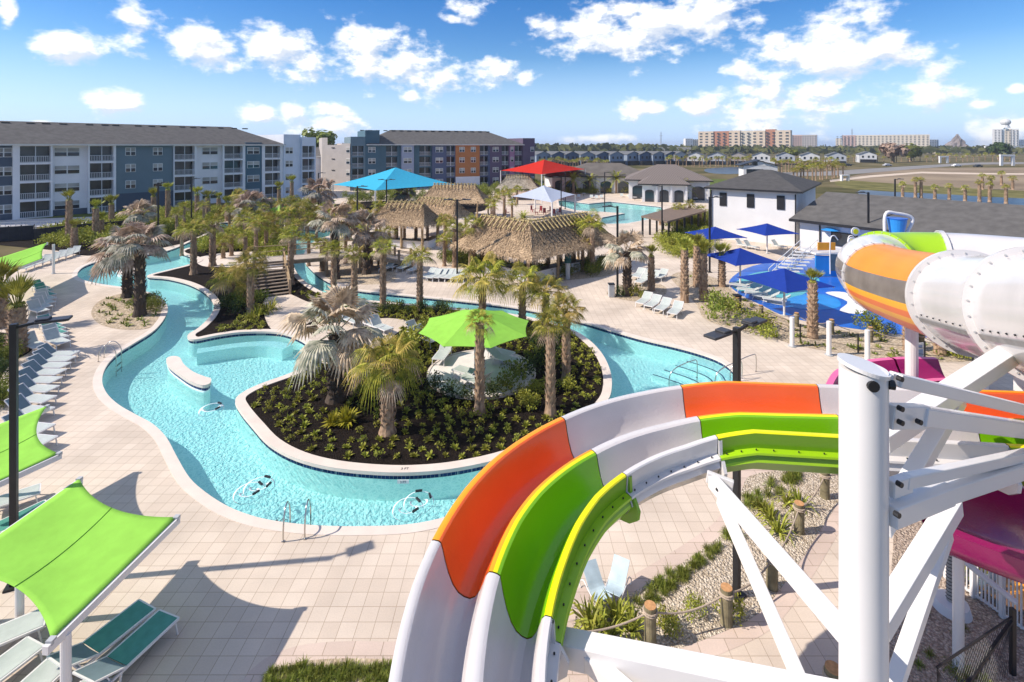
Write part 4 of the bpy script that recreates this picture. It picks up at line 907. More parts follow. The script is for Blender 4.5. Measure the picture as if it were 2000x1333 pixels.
def palm(kind, bx, by, ty, rpx, label, group=None, var=None, world=None, tk=1.0, txo=None):
    """base pixel (bx,by), crown centre row ty, crown radius in pixels"""
    g = G(bx, by); h = (by-ty)/(by-285)*H; rw = rpx*g.y/1000
    ps = PR[kind]; p = ps[(var if var is not None else rnd.randrange(100)) % len(ps)]
    nat = {'S':1.95,'G':2.0,'F':2.15,'B':2.25,'T':.5,'D':2.3}[kind]; s = rw/nat
    n = prc.get(id(p), 0); prc[id(p)] = n+1
    if n == 0: o = p; o.location = g; o.rotation_euler = (0,0,rnd.uniform(0,6.28)); o['label'] = label
    else: o = dup(p, loc=g, rz=rnd.uniform(0,6.28), label=label)
    if group: o['group'] = group
    for c in o.children:
        if c.name.startswith('trunk'): c.scale = (tk*1.18, tk*1.18, h)
        else: c.location = (0,0,h); c.scale = (s,s,s*rnd.uniform(.9,1.1))
    return o
rnd.seed(5)
I_ = 'palms of the main island'; M_ = 'palms round the mid deck'
palm('G', 757,845,712,84,'broad palm with drooping yellow-green fronds in the middle of the mulch island', tk=1.1)
palm('B', 655,782,650,100,'large silver bismarck palm with brown leaves at the west side of the mulch island', var=0)
palm('S', 937,806,632,42,'slim palm with a small dark green crown in front of the lime umbrella', var=0, tk=.95)
palm('S', 1075,811,640,55,'tall slim palm just right of the lime umbrella, nearer of two', var=1, tk=.95)
palm('F', 1106,742,612,52,'palm right of the lime umbrella, further back of two', tk=.9)
palm('F', 942,655,552,72,'shaggy wide palm behind the lime umbrella, left of three'); palm('F', 1020,650,560,60,'shaggy palm behind the lime umbrella, middle of three'); palm('F', 1066,652,575,58,'shaggy palm behind the lime umbrella, right of three')
palm('S', 820,606,505,40,'palm between inner river and mid deck, fourth from the left of four in a row', var=2); palm('S', 748,604,487,32,'narrow palm beside the inner river, third from the left of four in a row', var=0)
palm('S', 692,602,500,34,'palm beside the inner river, second from the left of four in a row', var=3); palm('S', 652,575,492,36,'palm beside the inner river, leftmost of four in a row', var=1)
palm('B', 655,545,432,52,'silver bismarck palm behind the inner river, left of two', var=1); palm('B', 716,535,455,48,'pinkish silver bismarck palm behind the inner river, right of two', var=2)
palm('G', 452,592,548,52,'low golden palm with drooping fronds left of the wooden stairs'); palm('F', 489,615,522,50,'palm with a thick brown trunk left of the wooden stairs')
palm('S', 378,536,452,40,'palm at the tip of the planted peninsula in the river', var=2, tk=1.2); palm('S', 415,520,440,32,'palm standing beside the pale path west of the wooden stairs', var=0, tk=1.3)
palm('S', 568,556,462,34,'palm at the right end of the wooden stairs', var=1, tk=1.1)
palm('B', 249,581,492,68,'silver and brown bismarck palm in the round bed, rear of two', var=2, tk=1.05); palm('B', 273,617,478,60,'silver bismarck palm in the round bed, front of two', var=0)
palm('T', 33,690,600,26,'stout young palm behind the near left lamp post', var=0, tk=1.6); palm('T', 0,640,560,22,'stout brown palm trunk at the left picture edge', tk=1.5)
for i, (x, b, t, r) in enumerate([(135,480,392,9),(145,487,445,8),(187,475,408,9),(197,470,430,8),(218,452,400,9),(300,445,385,8),(328,442,372,8),(385,428,382,9),(406,436,388,8),(427,418,388,6),(444,432,400,8),(545,402,370,7),(570,405,357,7)]):
    palm('T', x, b, t, r, '%s from the left of the slim young palms in front of the left apartments' % ORD(i), 'young palms before the apartments', tk=1.25)
palm('B', 275,460,418,36,'silver palm by the loading yard, left of the lamp post', var=1); palm('B', 492,452,405,40,'silver bismarck palm in the thicket before the apartments', var=0); palm('B', 625,425,380,38,'brownish bismarck palm left of the blue canopy', var=2)
palm('B', 790,410,378,24,'pale dried bismarck palm in front of the blue canopy', var=2)
thick = [(470,425,384,26),(452,500,458,26),(478,490,430,28),(500,505,440,30),(520,498,440,34),(540,490,455,28),(560,470,420,26),(590,455,412,26),(612,448,415,24),(436,505,475,26),(600,470,430,26),(580,440,398,22),(468,470,440,22),(505,478,425,24),(640,440,412,24),(668,450,420,24),(690,430,405,22)]
for i, (x, b, t, r) in enumerate(sorted(thick)): palm(rnd.choice('SSGF'), x, b, t, r, '%s palm from the left in the thicket between the two river arms' % ORD(i), 'palms in the thicket', tk=.9)
more = [(345,470,418,18),(360,455,405,16),(398,452,402,18),(425,470,428,18),(448,465,412,18),(462,450,395,16),(482,462,415,18),(498,446,398,16),(515,462,408,18),(530,448,396,16),(552,455,398,18),(566,440,392,16),(583,468,418,20),(598,450,400,18),(618,470,425,20),(632,455,408,18),(648,470,418,20),(664,460,412,18),(680,470,425,20),(700,455,412,18),(718,465,420,18),(735,470,428,18),(480,520,462,22),(535,480,425,20),(575,500,440,24),(603,520,470,24),(628,530,480,26),(355,500,452,18),(725,520,470,24),(760,500,455,22)]
for i, (x, b, t, r) in enumerate(sorted(more)): palm('S', x, b, t, r, '%s slim palm from the left in the dense planting before the apartments and blue canopy' % ORD(i), 'slim palms of the dense planting', tk=.75)
more2 = [(660,500,450,20),(675,515,462,20),(705,500,448,18),(738,510,458,20),(752,525,470,22),(775,478,432,18),(790,470,430,18),(812,480,438,18),(835,470,425,18),(855,480,438,20),(868,520,470,24),(900,498,452,20),(918,505,458,22),(938,490,450,20),(952,510,462,22),(1045,530,488,22),(1095,528,470,22),(1138,530,478,24),(960,445,404,18),(1000,440,398,16)]
for i, (x, b, t, r) in enumerate(sorted(more2)): palm('S', x, b, t, r, '%s slim palm from the left in the loose screen before the thatched huts' % ORD(i), 'slim palms before the thatched huts', tk=.8)
mid = [(888,522,448,30),(925,528,440,32),(942,520,455,26),(870,500,432,24),(905,510,470,28),(960,530,468,24),(1070,532,482,30),(1120,525,445,32),(1157,533,442,40),(765,445,412,22),(740,440,405,22)]
for i, (x, b, t, r) in enumerate(sorted(mid)): palm(rnd.choice('SSF'), x, b, t, r, '%s green palm from the left around the thatched huts' % ORD(i), 'palms around the thatched huts')
palm('B', 1225,577,492,50,'dried silver bismarck palm beside the lamp post at the centre right', var=2); palm('T', 1272,567,502,10,'slim young palm on the deck right of the dried bismarck palm', tk=1.0)
palm('D', 1022,470,425,22,'small feathery palm in front of the angled thatched hut')
for i, (x, b, t, r) in enumerate([(965,430,392,22),(985,425,382,24),(1010,400,372,16)]): palm('S', x, b, t, r, '%s palm from the left behind the thatched huts near the red shade' % ORD(i))
for i, (x, b, t, r) in enumerate([(1120,380,350,26),(1152,378,352,24),(1203,378,350,26),(1330,392,365,28)]): palm('D', x, b, t, r, '%s feathery palm from the left in front of the clubhouse' % ORD(i), 'feathery palms at the clubhouse')
for i, (x, b, t, r) in enumerate([(1090,366,345,12),(1075,368,350,10),(1325,448,408,20),(1347,445,402,18),(1368,446,412,18),(1290,440,418,14)]): palm('S', x, b, t, r, '%s from the left of the small palms near the pergola and clubhouse' % ORD(i))
for i, (x, b, t, r) in enumerate([(1337,590,488,12),(1374,588,495,12),(1361,560,480,12),(1410,560,500,12),(1448,462,425,7),(1418,460,428,7),(1587,660,552,13),(1775,684,600,12),(1836,692,600,12)]):
    palm('T', x, b, t, r, '%s from the left of the trimmed young palms beside the splash pad' % ORD(i), 'trimmed young palms by the splash pad', tk=1.05)
# far palms: along the pond, the field and the road
for i, (x, b, t) in enumerate([(1763,385.5,361),(1788,387,352),(1799,387,352),(1826,389.5,366),(1854,390,364),(1885,393,368),(1913,394,358),(1933,395,361),(1965,398,366),(1919,371,344),(1936,371,349),(1956,362,340),(1978,371,349)]):
    palm('S', x, b, t, 10, '%s from the left of the palms round the far pond' % ORD(i), 'palms round the far pond', tk=1.3)
k = 0
for (x0, x1, y0, y1, n, dn) in ((1052,1190,331,331,24,'small palm in the row behind the red shade'),(1300,1470,326,326,22,'small palm in the row in front of the far houses'),(1500,1640,340,330,22,'small palm lining the far road'),(1640,1990,318,314,30,'small palm in the row beyond the bare field'),(1545,1650,358,345,14,'small palm on the grass behind the white building')):
    for i in range(n):
        x = lerp(x0, x1, (i+.5)/n)+rnd.uniform(-2,2); y = lerp(y0, y1, i/n)+rnd.uniform(-1,1.5); d = (y-285)/H*4.5*rnd.uniform(.8,1.2)
        palm('S', x, y, y-d, 5.5*d/16+1.4, dn, dn.replace('small palm','small palms'))

# shrubs: many small leaves through a volume
def shrub_mb(seed, n=420, r=(.5,.5,.4), lf=.09, stem=False):
    rnd.seed(seed); mb = MB()
    for i in range(n):
        u = rnd.random()**.45; a = rnd.uniform(0, 2*pi); c = rnd.uniform(-.6, 1); s = sqrt(1-c*c); k = 1+.22*sin(a*3+seed)+.18*sin(a*5)
        p = V((r[0]*u*s*cos(a)*k, r[1]*u*s*sin(a)*k, r[2]*(c*u+.62))); d = V((rnd.uniform(-1,1), rnd.uniform(-1,1), rnd.uniform(.1,1.2))).normalized(); t = d.cross(V((rnd.uniform(-1,1), rnd.uniform(-1,1), 0.2))).normalized(); L_ = lf*rnd.uniform(.7,1.4)
        mb.add([p, p+d*L_*.5+t*L_*.28, p+d*L_, p+d*L_*.5-t*L_*.28], [(0,1,2,3)])
    return mb
def blades_mb(seed, n=40, L_=.5, w=.03, spread=.9, droop=.4):
    rnd.seed(seed); mb = MB()
    for i in range(n):
        a = rnd.uniform(0, 2*pi); e = rnd.uniform(.35, 1.45); ln = L_*rnd.uniform(.6,1.1); d = V((cos(a)*cos(e)*spread, sin(a)*cos(e)*spread, sin(e))); s = V((-sin(a), cos(a), 0)); o = V((cos(a)*.04, sin(a)*.04, 0))
        p1 = o+d*ln*.55; p2 = o+d*ln+V((0,0,-droop*ln*cos(e))); mb.add([o-s*w/2, o+s*w/2, p1+s*w*.6, p1-s*w*.6, p2], [(0,1,2,3),(3,2,4)])
    return mb
def pm(name, cat, mb, m):
    o = mb.build(name, m); tag(o, 'x', cat); return o
PL = {'bush': pm('shrub','shrub', shrub_mb(1, 520, (.6,.6,.55), .10), lf_shrub), 'bush2': pm('shrub','shrub', shrub_mb(2, 520, (.7,.55,.5), .11), lf_lime), 'dark': pm('shrub','shrub', shrub_mb(3, 480, (.5,.5,.65), .10), lf_dark),
      'yell': pm('croton_bush','shrub', blades_mb(4, 160, .75, .06, .95, .3), lf_yell), 'bed': pm('bedding_plant','plant', blades_mb(5, 30, .24, .055, 1.1, .3), lf_lime), 'bed2': pm('bedding_plant','plant', shrub_mb(6, 46, (.2,.2,.17), .10), lf_lime),
      'grass': pm('grass_tuft','plant', blades_mb(7, 80, .42, .012, .9, .7), lf_shrub), 'strap': pm('strap_leaf_plant','plant', blades_mb(8, 34, .95, .055, .8, .45), lf_lime), 'tiny': pm('bedding_plant','plant', blades_mb(9, 12, .16, .035, 1.1, .2), lf_shrub)}
plc = {}
def plant(kind, g, s, label, group=None, sz=None):
    p = PL[kind]; n = plc.get(kind, 0); plc[kind] = n+1; sc3 = (s, s, s*(sz or rnd.uniform(.85,1.2)))
    o = p if n == 0 else dup(p); o.location = g; o.rotation_euler = (0,0,rnd.uniform(0,6.28)); o.scale = sc3; o['label'] = label
    if group: o['group'] = group
    return o
rnd.seed(21)
plant('yell', G(678,826,.01), 1.15, 'bright yellow bush on the mulch island at the foot of the broad palm'); plant('yell', G(650,832,.01), .8, 'smaller yellow bush left of the bright yellow bush'); 
isl_in = offset(ISL, -.5); pathx = [ccw([G2(*p) for p in l]) for l in ([(560,646),(600,636),(700,628),(755,622),(800,630),(770,655),(740,680),(690,700),(640,712),(618,700),(605,676)],[(385,505),(440,494),(505,492),(560,498),(575,512),(560,524),(500,527),(440,522),(395,520)],[(520,575),(560,570),(600,585),(650,600),(610,632),(560,650),(530,648),(510,610)])]
PC = V((-1.55,26.9)); taken = [(G2(757,845),.5),(G2(655,782),.7),(G2(937,806),.4),(G2(1075,811),.4),(G2(1106,742),.4),(G2(678,826),1.0),(G2(650,832),.6)]
def ok(p): return inside(p, isl_in) and not any(inside(p, q) for q in pathx) and (V(p)-PC).length > 3.1 and all((V(p)-V(c)).length > r for c, r in taken)
cnt = 0; Y = 18.6
cells = []
while Y < 42:
    X = -19+((int(Y*10)) % 2)*.3
    while X < 8:
        p = (X+rnd.uniform(-.09,.09), Y+rnd.uniform(-.09,.09))
        if ok(p): cells.append(p)
        X += .62
    Y += .55
near = [c for c in cells if c[1] < 30.5]; far_ = [c for c in cells if c[1] >= 30.5]
near.sort(key=lambda c: c[1])
for (x, y) in near[:235]:
    dc = (V((x,y))-PC).length; k = 'bed2' if (dc < 4.6 and rnd.random() < .75) else rnd.choice(('bed','bed','bed2'))
    plant(k, V((x,y,.01)), rnd.uniform(.75,1.1)*(1.1 if dc < 4.6 else 1.0), 'one of the small green bedding plants in dark mulch on the main island', 'bedding plants of the main island')
mb = MB()
src = PL['tiny'].data
def scatter(mb, pts, s0, s1, datas):
    for (x, y) in pts:
        me = rnd.choice(datas); a = rnd.uniform(0,6.28); s = rnd.uniform(s0, s1); ca, sa = cos(a)*s, sin(a)*s; o = len(mb.v)
        mb.v += [(x+v.co.x*ca-v.co.y*sa, y+v.co.x*sa+v.co.y*ca, .01+v.co.z*s) for v in me.vertices]
        mb.f += [tuple(i+o for i in p.vertices) for p in me.polygons]; mb.m += [0]*len(me.polygons)
scatter(mb, near[235:]+far_, .9, 1.3, [PL['bed'].data, PL['bed2'].data])
o = mb.build('ground_cover', lf_lime, kind='stuff'); tag(o, 'small green plants covering the rear mulch of the island', 'ground cover')
# round platform surround, taller bushes
def bushes(lst, label, group=None):
    for i, (k, px, py, s) in enumerate(sorted(lst, key=lambda q: q[1])): plant(k, G(px, py, .01), s, label % ORD(i), group)
bushes([('dark',850,770,.9),('dark',880,778,1.0),('dark',912,784,.9),('dark',960,782,.9),('bush',985,768,1.15),('bush',1005,752,1.2),('dark',1030,740,1.2),('bush2',1048,768,.8),('bush2',1030,790,.75),('bush2',1062,700,1.0),('dark',1060,720,1.2),('bush2',1020,775,.7),('bush',800,740,1.1),('bush2',1110,760,.8),('dark',1075,690,1.3),('dark',1050,680,1.2)],
       '%s from the left of the leafy bushes round the circular platform')
bushes([('bush2',790,700,1.5),('bush2',770,720,1.2),('bush2',810,680,1.6),('bush2',745,735,1.0),('bush2',838,660,1.5),('bush2',740,760,.7),('bush2',700,770,.6)], '%s from the left of the big bushes filling the ground behind the broad palm')
hedge = []
for i in range(22): hedge.append(('dark' if i % 3 else 'bush', 642+i*11+rnd.uniform(-3,3), 606+rnd.uniform(-1,5)+3, rnd.uniform(.6,.85)))
for i, (k, px, py, s) in enumerate(hedge): plant(k, G(px,py), s, '%s from the left of the low hedge bushes along the inner river' % ORD(i), 'low hedge along the inner river')
for i in range(16): plant(rnd.choice(('bush','dark','bush2')), G(440+rnd.uniform(-25,90), 600+rnd.uniform(-35,18)), rnd.uniform(.7,1.1), 'one of the low green shrubs on the mulch left of the wooden stairs', 'low shrubs left of the stairs')
for i, (px, py) in enumerate([(520,612),(505,618),(492,628),(530,605)]): plant('strap', G(px,py), 1.3, '%s of the glossy leafed plants at the foot of the wooden stairs' % ORD(i))
# round bed
cen = G2(268,605)
for i, (px, py) in enumerate([(300,588),(285,592),(300,600),(272,594),(288,606),(308,606),(262,602),(276,612)]): plant('bush', G(px,py), .9, 'one of the leafy green shrubs at the heart of the round sandy bed', 'shrubs of the round bed')
nrb = 0
for r in (.9,1.6,2.3,3.0,3.7,4.4,5.1):
    for k in range(int(r*7)):
        a = 2*pi*k/int(r*7)+r; p = (G2(245,608)[0]+cos(a)*r*1.0, G2(245,608)[1]+sin(a)*r*1.15)
        if inside(p, offset(CIRC, -.3)) and (V(p)-V(G2(290,600))).length > 1.4 and nrb < 90: nrb += 1; plant('tiny', V((p[0],p[1],.01)), 2.1, 'one of the little tufts set in rings on the round sandy bed', 'tufts of the round bed')
# left edge hedge, far beds
for i in range(26): plant(rnd.choice(('bush','dark','bush')), G(rnd.uniform(-50,44), rnd.uniform(670,770)) if i % 2 else G(rnd.uniform(-20,30), rnd.uniform(690,800)), rnd.uniform(.7,1.0), 'one of the dark green hedge shrubs at the left picture edge', 'hedge at the left edge')
def thicket(name, label, polypx, n, s0, s1, m, kinds, z=0):
    poly = ccw([G2(*p) for p in polypx]); xs = [p[0] for p in poly]; ys = [p[1] for p in poly]; pts = []; tries = 0
    while len(pts) < n and tries < n*40:
        tries += 1; p = (rnd.uniform(min(xs), max(xs)), rnd.uniform(min(ys), max(ys)))
        if inside(p, poly): pts.append(p)
    mb = MB(); scatter(mb, pts, s0, s1, [PL[k].data for k in kinds]); o = mb.build(name, m, kind='stuff'); return tag(o, label, 'shrubbery')
thicket('shrub_mass', 'yellow-green shrubbery in front of the left apartments', [(90,478),(170,492),(290,476),(330,462),(400,448),(430,432),(420,412),(330,415),(230,432),(90,462)], 150, 1.3, 2.4, lf_lime, ['bush','bush2'])
thicket('shrub_mass', 'golden green shrubs behind the river before the apartments', [(430,432),(520,436),(640,438),(700,440),(735,432),(720,418),(600,415),(430,415)], 90, 1.2, 2.2, lf_gold, ['bush2','bush'])
thicket('shrub_mass', 'green undergrowth between the two river arms', [(375,500),(400,480),(450,460),(520,458),(560,468),(565,500),(545,512),(500,490),(440,492)], 110, 1.2, 2.2, lf_lime, ['bush','bush2'])
thicket('shrub_mass', 'green undergrowth below the palms around the thatched huts', [(860,510),(945,540),(1000,545),(1140,545),(1200,530),(1190,512),(1100,530),(960,520),(900,495)], 85, .8, 1.4, lf_shrub, ['bush','dark'])
thicket('shrub_mass', 'golden shrubs before the white two-storey building', [(1285,500),(1340,505),(1388,490),(1388,465),(1340,455),(1290,470)], 70, 1.0, 1.8, lf_lime, ['bush2','bush'])
thicket('shrub_mass', 'greenery beside the pergola', [(1295,445),(1385,455),(1385,425),(1330,432)], 50, 1.0, 1.7, lf_shrub, ['bush','dark'])
thicket('shrub_mass', 'planting in front of the clubhouse', [(1070,378),(1120,380),(1230,378),(1230,370),(1070,366)], 60, 1.2, 2.2, lf_lime, ['bush','bush2'])
thicket('shrub_mass', 'green shrubs behind the blue and red canopies', [(650,398),(800,396),(960,388),(1060,368),(1050,360),(900,375),(650,388)], 120, 1.5, 2.4, lf_shrub, ['bush','dark'])
bl = [('bush',1405,625,1.9),('bush2',1425,612,1.3),('bush',1470,650,1.4),('bush2',1490,640,1.4),('bush2',1500,660,1.0),('bush',1395,600,1.2),('bush2',1310,485,1.6),('bush',1325,470,1.8),('bush2',1240,578,1.0),('bush2',1258,582,.8),('dark',1210,580,.8),('bush',1695,640,1.5),('bush2',1710,655,1.1),('bush2',1875,700,.9),('bush2',1890,702,.7),('dark',1740,655,.8)]
bushes(bl, '%s from the left of the bushes in the sandy beds beside the splash pad')
for i in range(70):
    for _ in range(30):
        p = G2(rnd.uniform(1320,1890), rnd.uniform(540,704))
        if inside(p, offset(RG, -.3)): plant('tiny', V((p[0],p[1],.01)), rnd.uniform(1.2,2.6), 'one of the sparse tufts in the sandy bed along the splash pad', 'tufts along the splash pad'); break
# near beds
for i in range(64):
    px = 525+(i % 32)*9+rnd.uniform(-4,4); py = 1310+rnd.uniform(-6,10)+(16 if i > 31 else 0)+(10 if px < 570 else 0); plant('grass', G(px,py,.01), rnd.uniform(.5,.8), 'one of the fine grass tufts along the bottom border bed', 'grass tufts of the border bed')
for i, (px, py, s) in enumerate([(1150,1215,1.05),(1172,1235,1.1),(1205,1215,.95),(1232,1232,.9),(1150,1250,1.0),(1505,1015,.85),(1520,1040,.95),(1490,1000,.7),(1560,990,.95),(1535,985,.7),(1190,1245,.8)]):
    plant('strap', G(px,py,.01), s, '%s of the strap-leaved yellow-green plants in the pale gravel bed, counted by bed' % ORD(i))
for i in range(46):
    t = rnd.random(); px = lerp(1255,1440,t)+rnd.uniform(-14,14); py = lerp(1180,1040,t)+rnd.uniform(-16,16); plant('grass', G(px,py,.01), rnd.uniform(.55,.85), 'one of the dark grass clumps lining the pale gravel bed', 'grass clumps of the gravel bed')
for i in range(26):
    px = rnd.uniform(1452,1560); py = lerp(1000,925,(px-1452)/108)+rnd.uniform(-22,14); plant('grass', G(px,max(py,922),.01), rnd.uniform(.7,1.0), 'one of the dark grass clumps in the upper gravel bed under the slide', 'grass clumps under the slide')
for i, (px, py, s) in enumerate([(1300,1225,.5),(1310,1232,.4),(1430,1205,.5),(1355,1200,.45),(1805,1195,.55),(1765,1100,.4),(1868,1240,.4),(1880,1228,.5),(1815,1280,.5),(1795,1300,.5),(1870,1310,1.0),(1885,1325,1.1),(1920,1335,.8),(1800,1150,.4)]):
    plant('grass' if i > 3 else 'bush2', G(px,py,.01), s*1.1, '%s of the scattered small plants in the gravel beds near the column' % ORD(i))
for p in PL:
    if plc.get(p, 0) == 0: bpy.data.objects.remove(PL[p])
# far trees
def tree(px, pyb, hgt, rad, label, m, seed, n=900):
    g = G(px, pyb); o = thing('tree', label, 'tree', g); rnd.seed(seed); mb = MB()
    mb.tube([(0,0,0),(.1,0,hgt*.45),(.3,.1,hgt*.7)], [rad*.09,rad*.07,rad*.03], 8)
    for a in (0,2,4): mb.tube([(.1,0,hgt*.4),(cos(a)*rad*.5, sin(a)*rad*.5, hgt*.7)], [rad*.05,rad*.02], 6)
    mb.build('trunk', wood, o); mb = MB(); bl_ = [(rnd.uniform(-.5,.5)*rad, rnd.uniform(-.5,.5)*rad, hgt*rnd.uniform(.5,.85), rad*rnd.uniform(.3,.5)) for _ in range(9)]
    for i in range(n):
        b = rnd.choice(bl_); d = V((rnd.gauss(0,1), rnd.gauss(0,1), rnd.gauss(0,1))).normalized(); p = V(b[:3])+d*b[3]*rnd.uniform(.6,1.05); s = rad*.11*rnd.uniform(.6,1.3); t = d.cross(V((rnd.random(), rnd.random(), rnd.random()))).normalized(); q = t.cross(d+V((0,0,.5))).normalized()
        mb.add([p-t*s, p+q*s, p+t*s, p-q*s], [(0,1,2,3)])
    mb.build('crown', m, o)
tree(1745,318,13,10,'broad brownish leafy tree right of the cream hotel', lf_dry, 1); tree(1778,316,12,11,'dense green tree right of the cream hotel', lf_shrub, 2); tree(1950,312,14,10,'dark green tree below the globe tower', lf_dark, 3); tree(1545,312,9,7,'small tree behind the gabled house row', lf_shrub, 4)
tree(624,335,19,10,'tall green tree behind the gap between the apartment buildings', lf_shrub, 5)
tree(1140,298,12,9,'rounded tree in front of the far wood behind the red shade', lf_shrub, 7); tree(1170,297,14,10,'second rounded tree in front of the far wood', lf_gold, 8); tree(1275,300,10,8,'small tree beside the far warehouse roof', lf_dark, 9)
rnd.seed(77); mb = MB()
for i in range(6500):
    a = rnd.uniform(-1.1, .95); d = rnd.uniform(650, 1500); x = d*math.tan(a) if abs(a) < 1.2 else 0; 
    if abs(x) > 2600: continue
    p = V((x, d, 0)); hh_ = rnd.uniform(8, 15) if a < .28 or d < 1200 else rnd.uniform(5, 9)
    if a > .3: hh_ *= .8
    s = rnd.uniform(9, 17)
    for k in range(3):
        t = V((rnd.uniform(-1,1), rnd.uniform(-1,1), rnd.uniform(-.4,.4))).normalized(); c = p+V((rnd.uniform(-6,6), rnd.uniform(-6,6), hh_*rnd.uniform(.35,.8))); u = V((0,0,1)); hs_ = hh_*.32
        mb.add([c-t*s*.5-u*hs_*.6, c+t*s*.5-u*hs_*.5, c+t*s*.3+u*hs_*.6, c-t*s*.1+u*hs_, c-t*s*.42+u*hs_*.4], [(0,1,2,3,4)])
far_leaf = mat('far_foliage', (0.055,0.075,0.03), rough=1, var=.4, scale=.03, col2=(0.15,0.15,0.05), detail=6, spec=.05)
o = mb.build('far_wood', far_leaf, kind='stuff'); tag(o, 'flat band of woodland along the horizon', 'wood')

# ------------------------------------------------------------------ shade structures
def fabric(n, c): return mat(n, c, rough=.85, var=.05, scale=2.5, spec=.1, bump=.35, bscale=3.5, trans=.28)
f_lime = fabric('lime_fabric', (0.34,0.68,0.10)); f_blue = fabric('sky_blue_fabric', (0.06,0.47,0.68)); f_red = fabric('red_fabric', (0.62,0.035,0.02)); f_white = fabric('pale_fabric', (0.55,0.60,0.70)); f_navy = fabric('royal_blue_fabric', (0.02,0.055,0.33)); f_whi2 = fabric('white_fabric', (0.66,0.64,0.60))
def sail(label, a, b, c, d, m, sc=(.5,.0,.5,.0), belly=.18, posts=(), seam=True):
    """corners a b c d as points; scallop depth per edge (ab, bc, cd, da)"""
    a, b, c, d = map(V, (a, b, c, d)); cen = (a+b+c+d)/4; o = thing('shade_sail', label, 'shade sail', (cen.x, cen.y, 0)); mb = MB(); n = 20
    def fn(u, v):
        # u along a->b, v along a->d
        p = a*(1-u)*(1-v)+b*u*(1-v)+c*u*v+d*(1-u)*v; e = lambda t: 4*t*(1-t)
        p = p+(cen-(a+b)/2).normalized()*sc[0]*e(u)*(1-v)**2*1.0+(cen-(c+d)/2).normalized()*sc[2]*e(u)*v**2+(cen-(b+c)/2).normalized()*sc[1]*e(v)*u**2+(cen-(a+d)/2).normalized()*sc[3]*e(v)*(1-u)**2
        return (p.x, p.y, p.z-belly*e(u)*e(v)+.0)
    mb.grid(fn, n, n); f = mb.build('fabric', m, o, world=True, smooth=True); so = f.modifiers.new('solid', 'SOLIDIFY'); so.thickness = .006
    if seam:
        mb = MB(); mb.tube([V(fn(.5, k/12))+V((0,0,.008)) for k in range(13)], .008, 5); mb.build('seam', mat('seam_green', (0.10,0.28,0.03), rough=.9), o, world=True)
    return o, fn
ZS = 2.64
def sailA(label, B_, C_, A_, D_, posts):
    o, fn = sail(label, A_, B_, C_, D_, f_lime, sc=(.42,0,.42,0), belly=.12)
    for p, q in ((B_, C_), (A_, D_)):
        p, q = V(p), V(q); dv = (q-p).normalized(); mb = MB(); mb.bar(p-dv*.05-V((0,0,.1)), q+dv*.12-V((0,0,.1)), .12, .16); mb.build('beam', white, o, world=True)
        for e in (p, q):
            mb = MB(); mb.box(e-V((0,0,.02)), (.12,.12,.09)); mb.build('corner_clamp', grey, o, world=True)
    for q, r in posts:
        q = V(q); mb = MB(); mb.tube([(q.x,q.y,0),(q.x,q.y,q.z)], r, 14); mb.build('post', white, o, world=True); mb = MB(); mb.tube([(q.x,q.y,0),(q.x,q.y,.03)], r*1.7, 14); mb.build('base_plate', grey, o, world=True)
    return o
Bc, Cc, Ac = G(345,1010,ZS), G(100,1250,ZS), G(155,935,ZS); Dc = Ac+(Cc-Bc)
sailA('large lime green shade sail over the loungers at the bottom left', Bc, Cc, Ac, Dc, [(Cc.lerp(Bc,.09)-V((0,0,.15)), .09), (Ac.lerp(Dc,.5)-V((0,0,.15)), .09)])
T2, R2 = G(92,793,ZS), G(115,885.5,ZS); C2 = R2+V((-1.25,-2.95,0)); sailA('lime green shade sail behind the near left lamp post', R2, C2, T2, T2+V((-1.25,-2.95,0)), [(C2-V((0,0,.15)), .09), (T2.lerp(T2+V((-1.25,-2.95,0)),.5)-V((0,0,.15)), .09)])
a3, d3, b3 = G(84,505,2.9), G(-70,561,2.9), G(92,474.5,2.9); sailA('lime green shade sail furthest up the left deck', a3, d3, b3, b3+(d3-a3), [(a3.lerp(d3,.5)-V((0,0,.15)), .09), (b3-V((-.6,.0,.15)), .11)])
def hipcan(label, cs, apex, m, pr=.12, name='shade_canopy', scallop=.6, catz=.0, mats2=None):
    cs = [V(c) for c in cs]; ap_ = V(apex); cen = V((ap_.x, ap_.y, 0)); o = thing(name, label, 'shade canopy', cen); mb = MB(); n = len(cs)
    for i in range(n):
        p, q = cs[i], cs[(i+1) % n]; inn = (V((cen.x,cen.y,p.z))-(p+q)/2); inn = inn.normalized()*scallop if inn.length > 0 else inn
        def fn(u, v, p=p, q=q, inn=inn):
            e = p.lerp(q, u)+inn*4*u*(1-u); r = e.lerp(ap_, v); r.z -= .25*(ap_.z-e.z)*v*(1-v); return tuple(r)
        mb.grid(fn, 12, 8, mi=(i % len(m)) if isinstance(m, list) else 0)
    f = mb.build('fabric', m, o, world=True); so = f.modifiers.new('solid', 'SOLIDIFY'); so.thickness = .012
    for c in cs:
        mb = MB(); mb.tube([(c.x,c.y,0),tuple(c)], pr, 10); mb.build('post', white, o, world=True)
    return o
hipcan('big sky blue tensioned canopy before the orange bay', [G(650,361.5,4.5), G(733,372.5,4.5), G(890,361,4.5), V((-22.4,111.2,4.5))], (-22.4,98.7,7.8), f_blue)
hipcan('big red tensioned canopy at the centre', [G(978,333.5,6), G(1058,341,6), G(1143,331,6), V((9.5,148,6))], (7.8,124,8.6), f_red)
hipcan('white and pale blue tensioned canopy below the red one', [G(1000.5,384,3.6), G(1078,396,3.6), G(1123,380.5,3.6), V((4.4,97.5,3.6))], (5.4,87.5,5.2), [f_white, f_white, f_whi2, f_whi2], pr=.14)
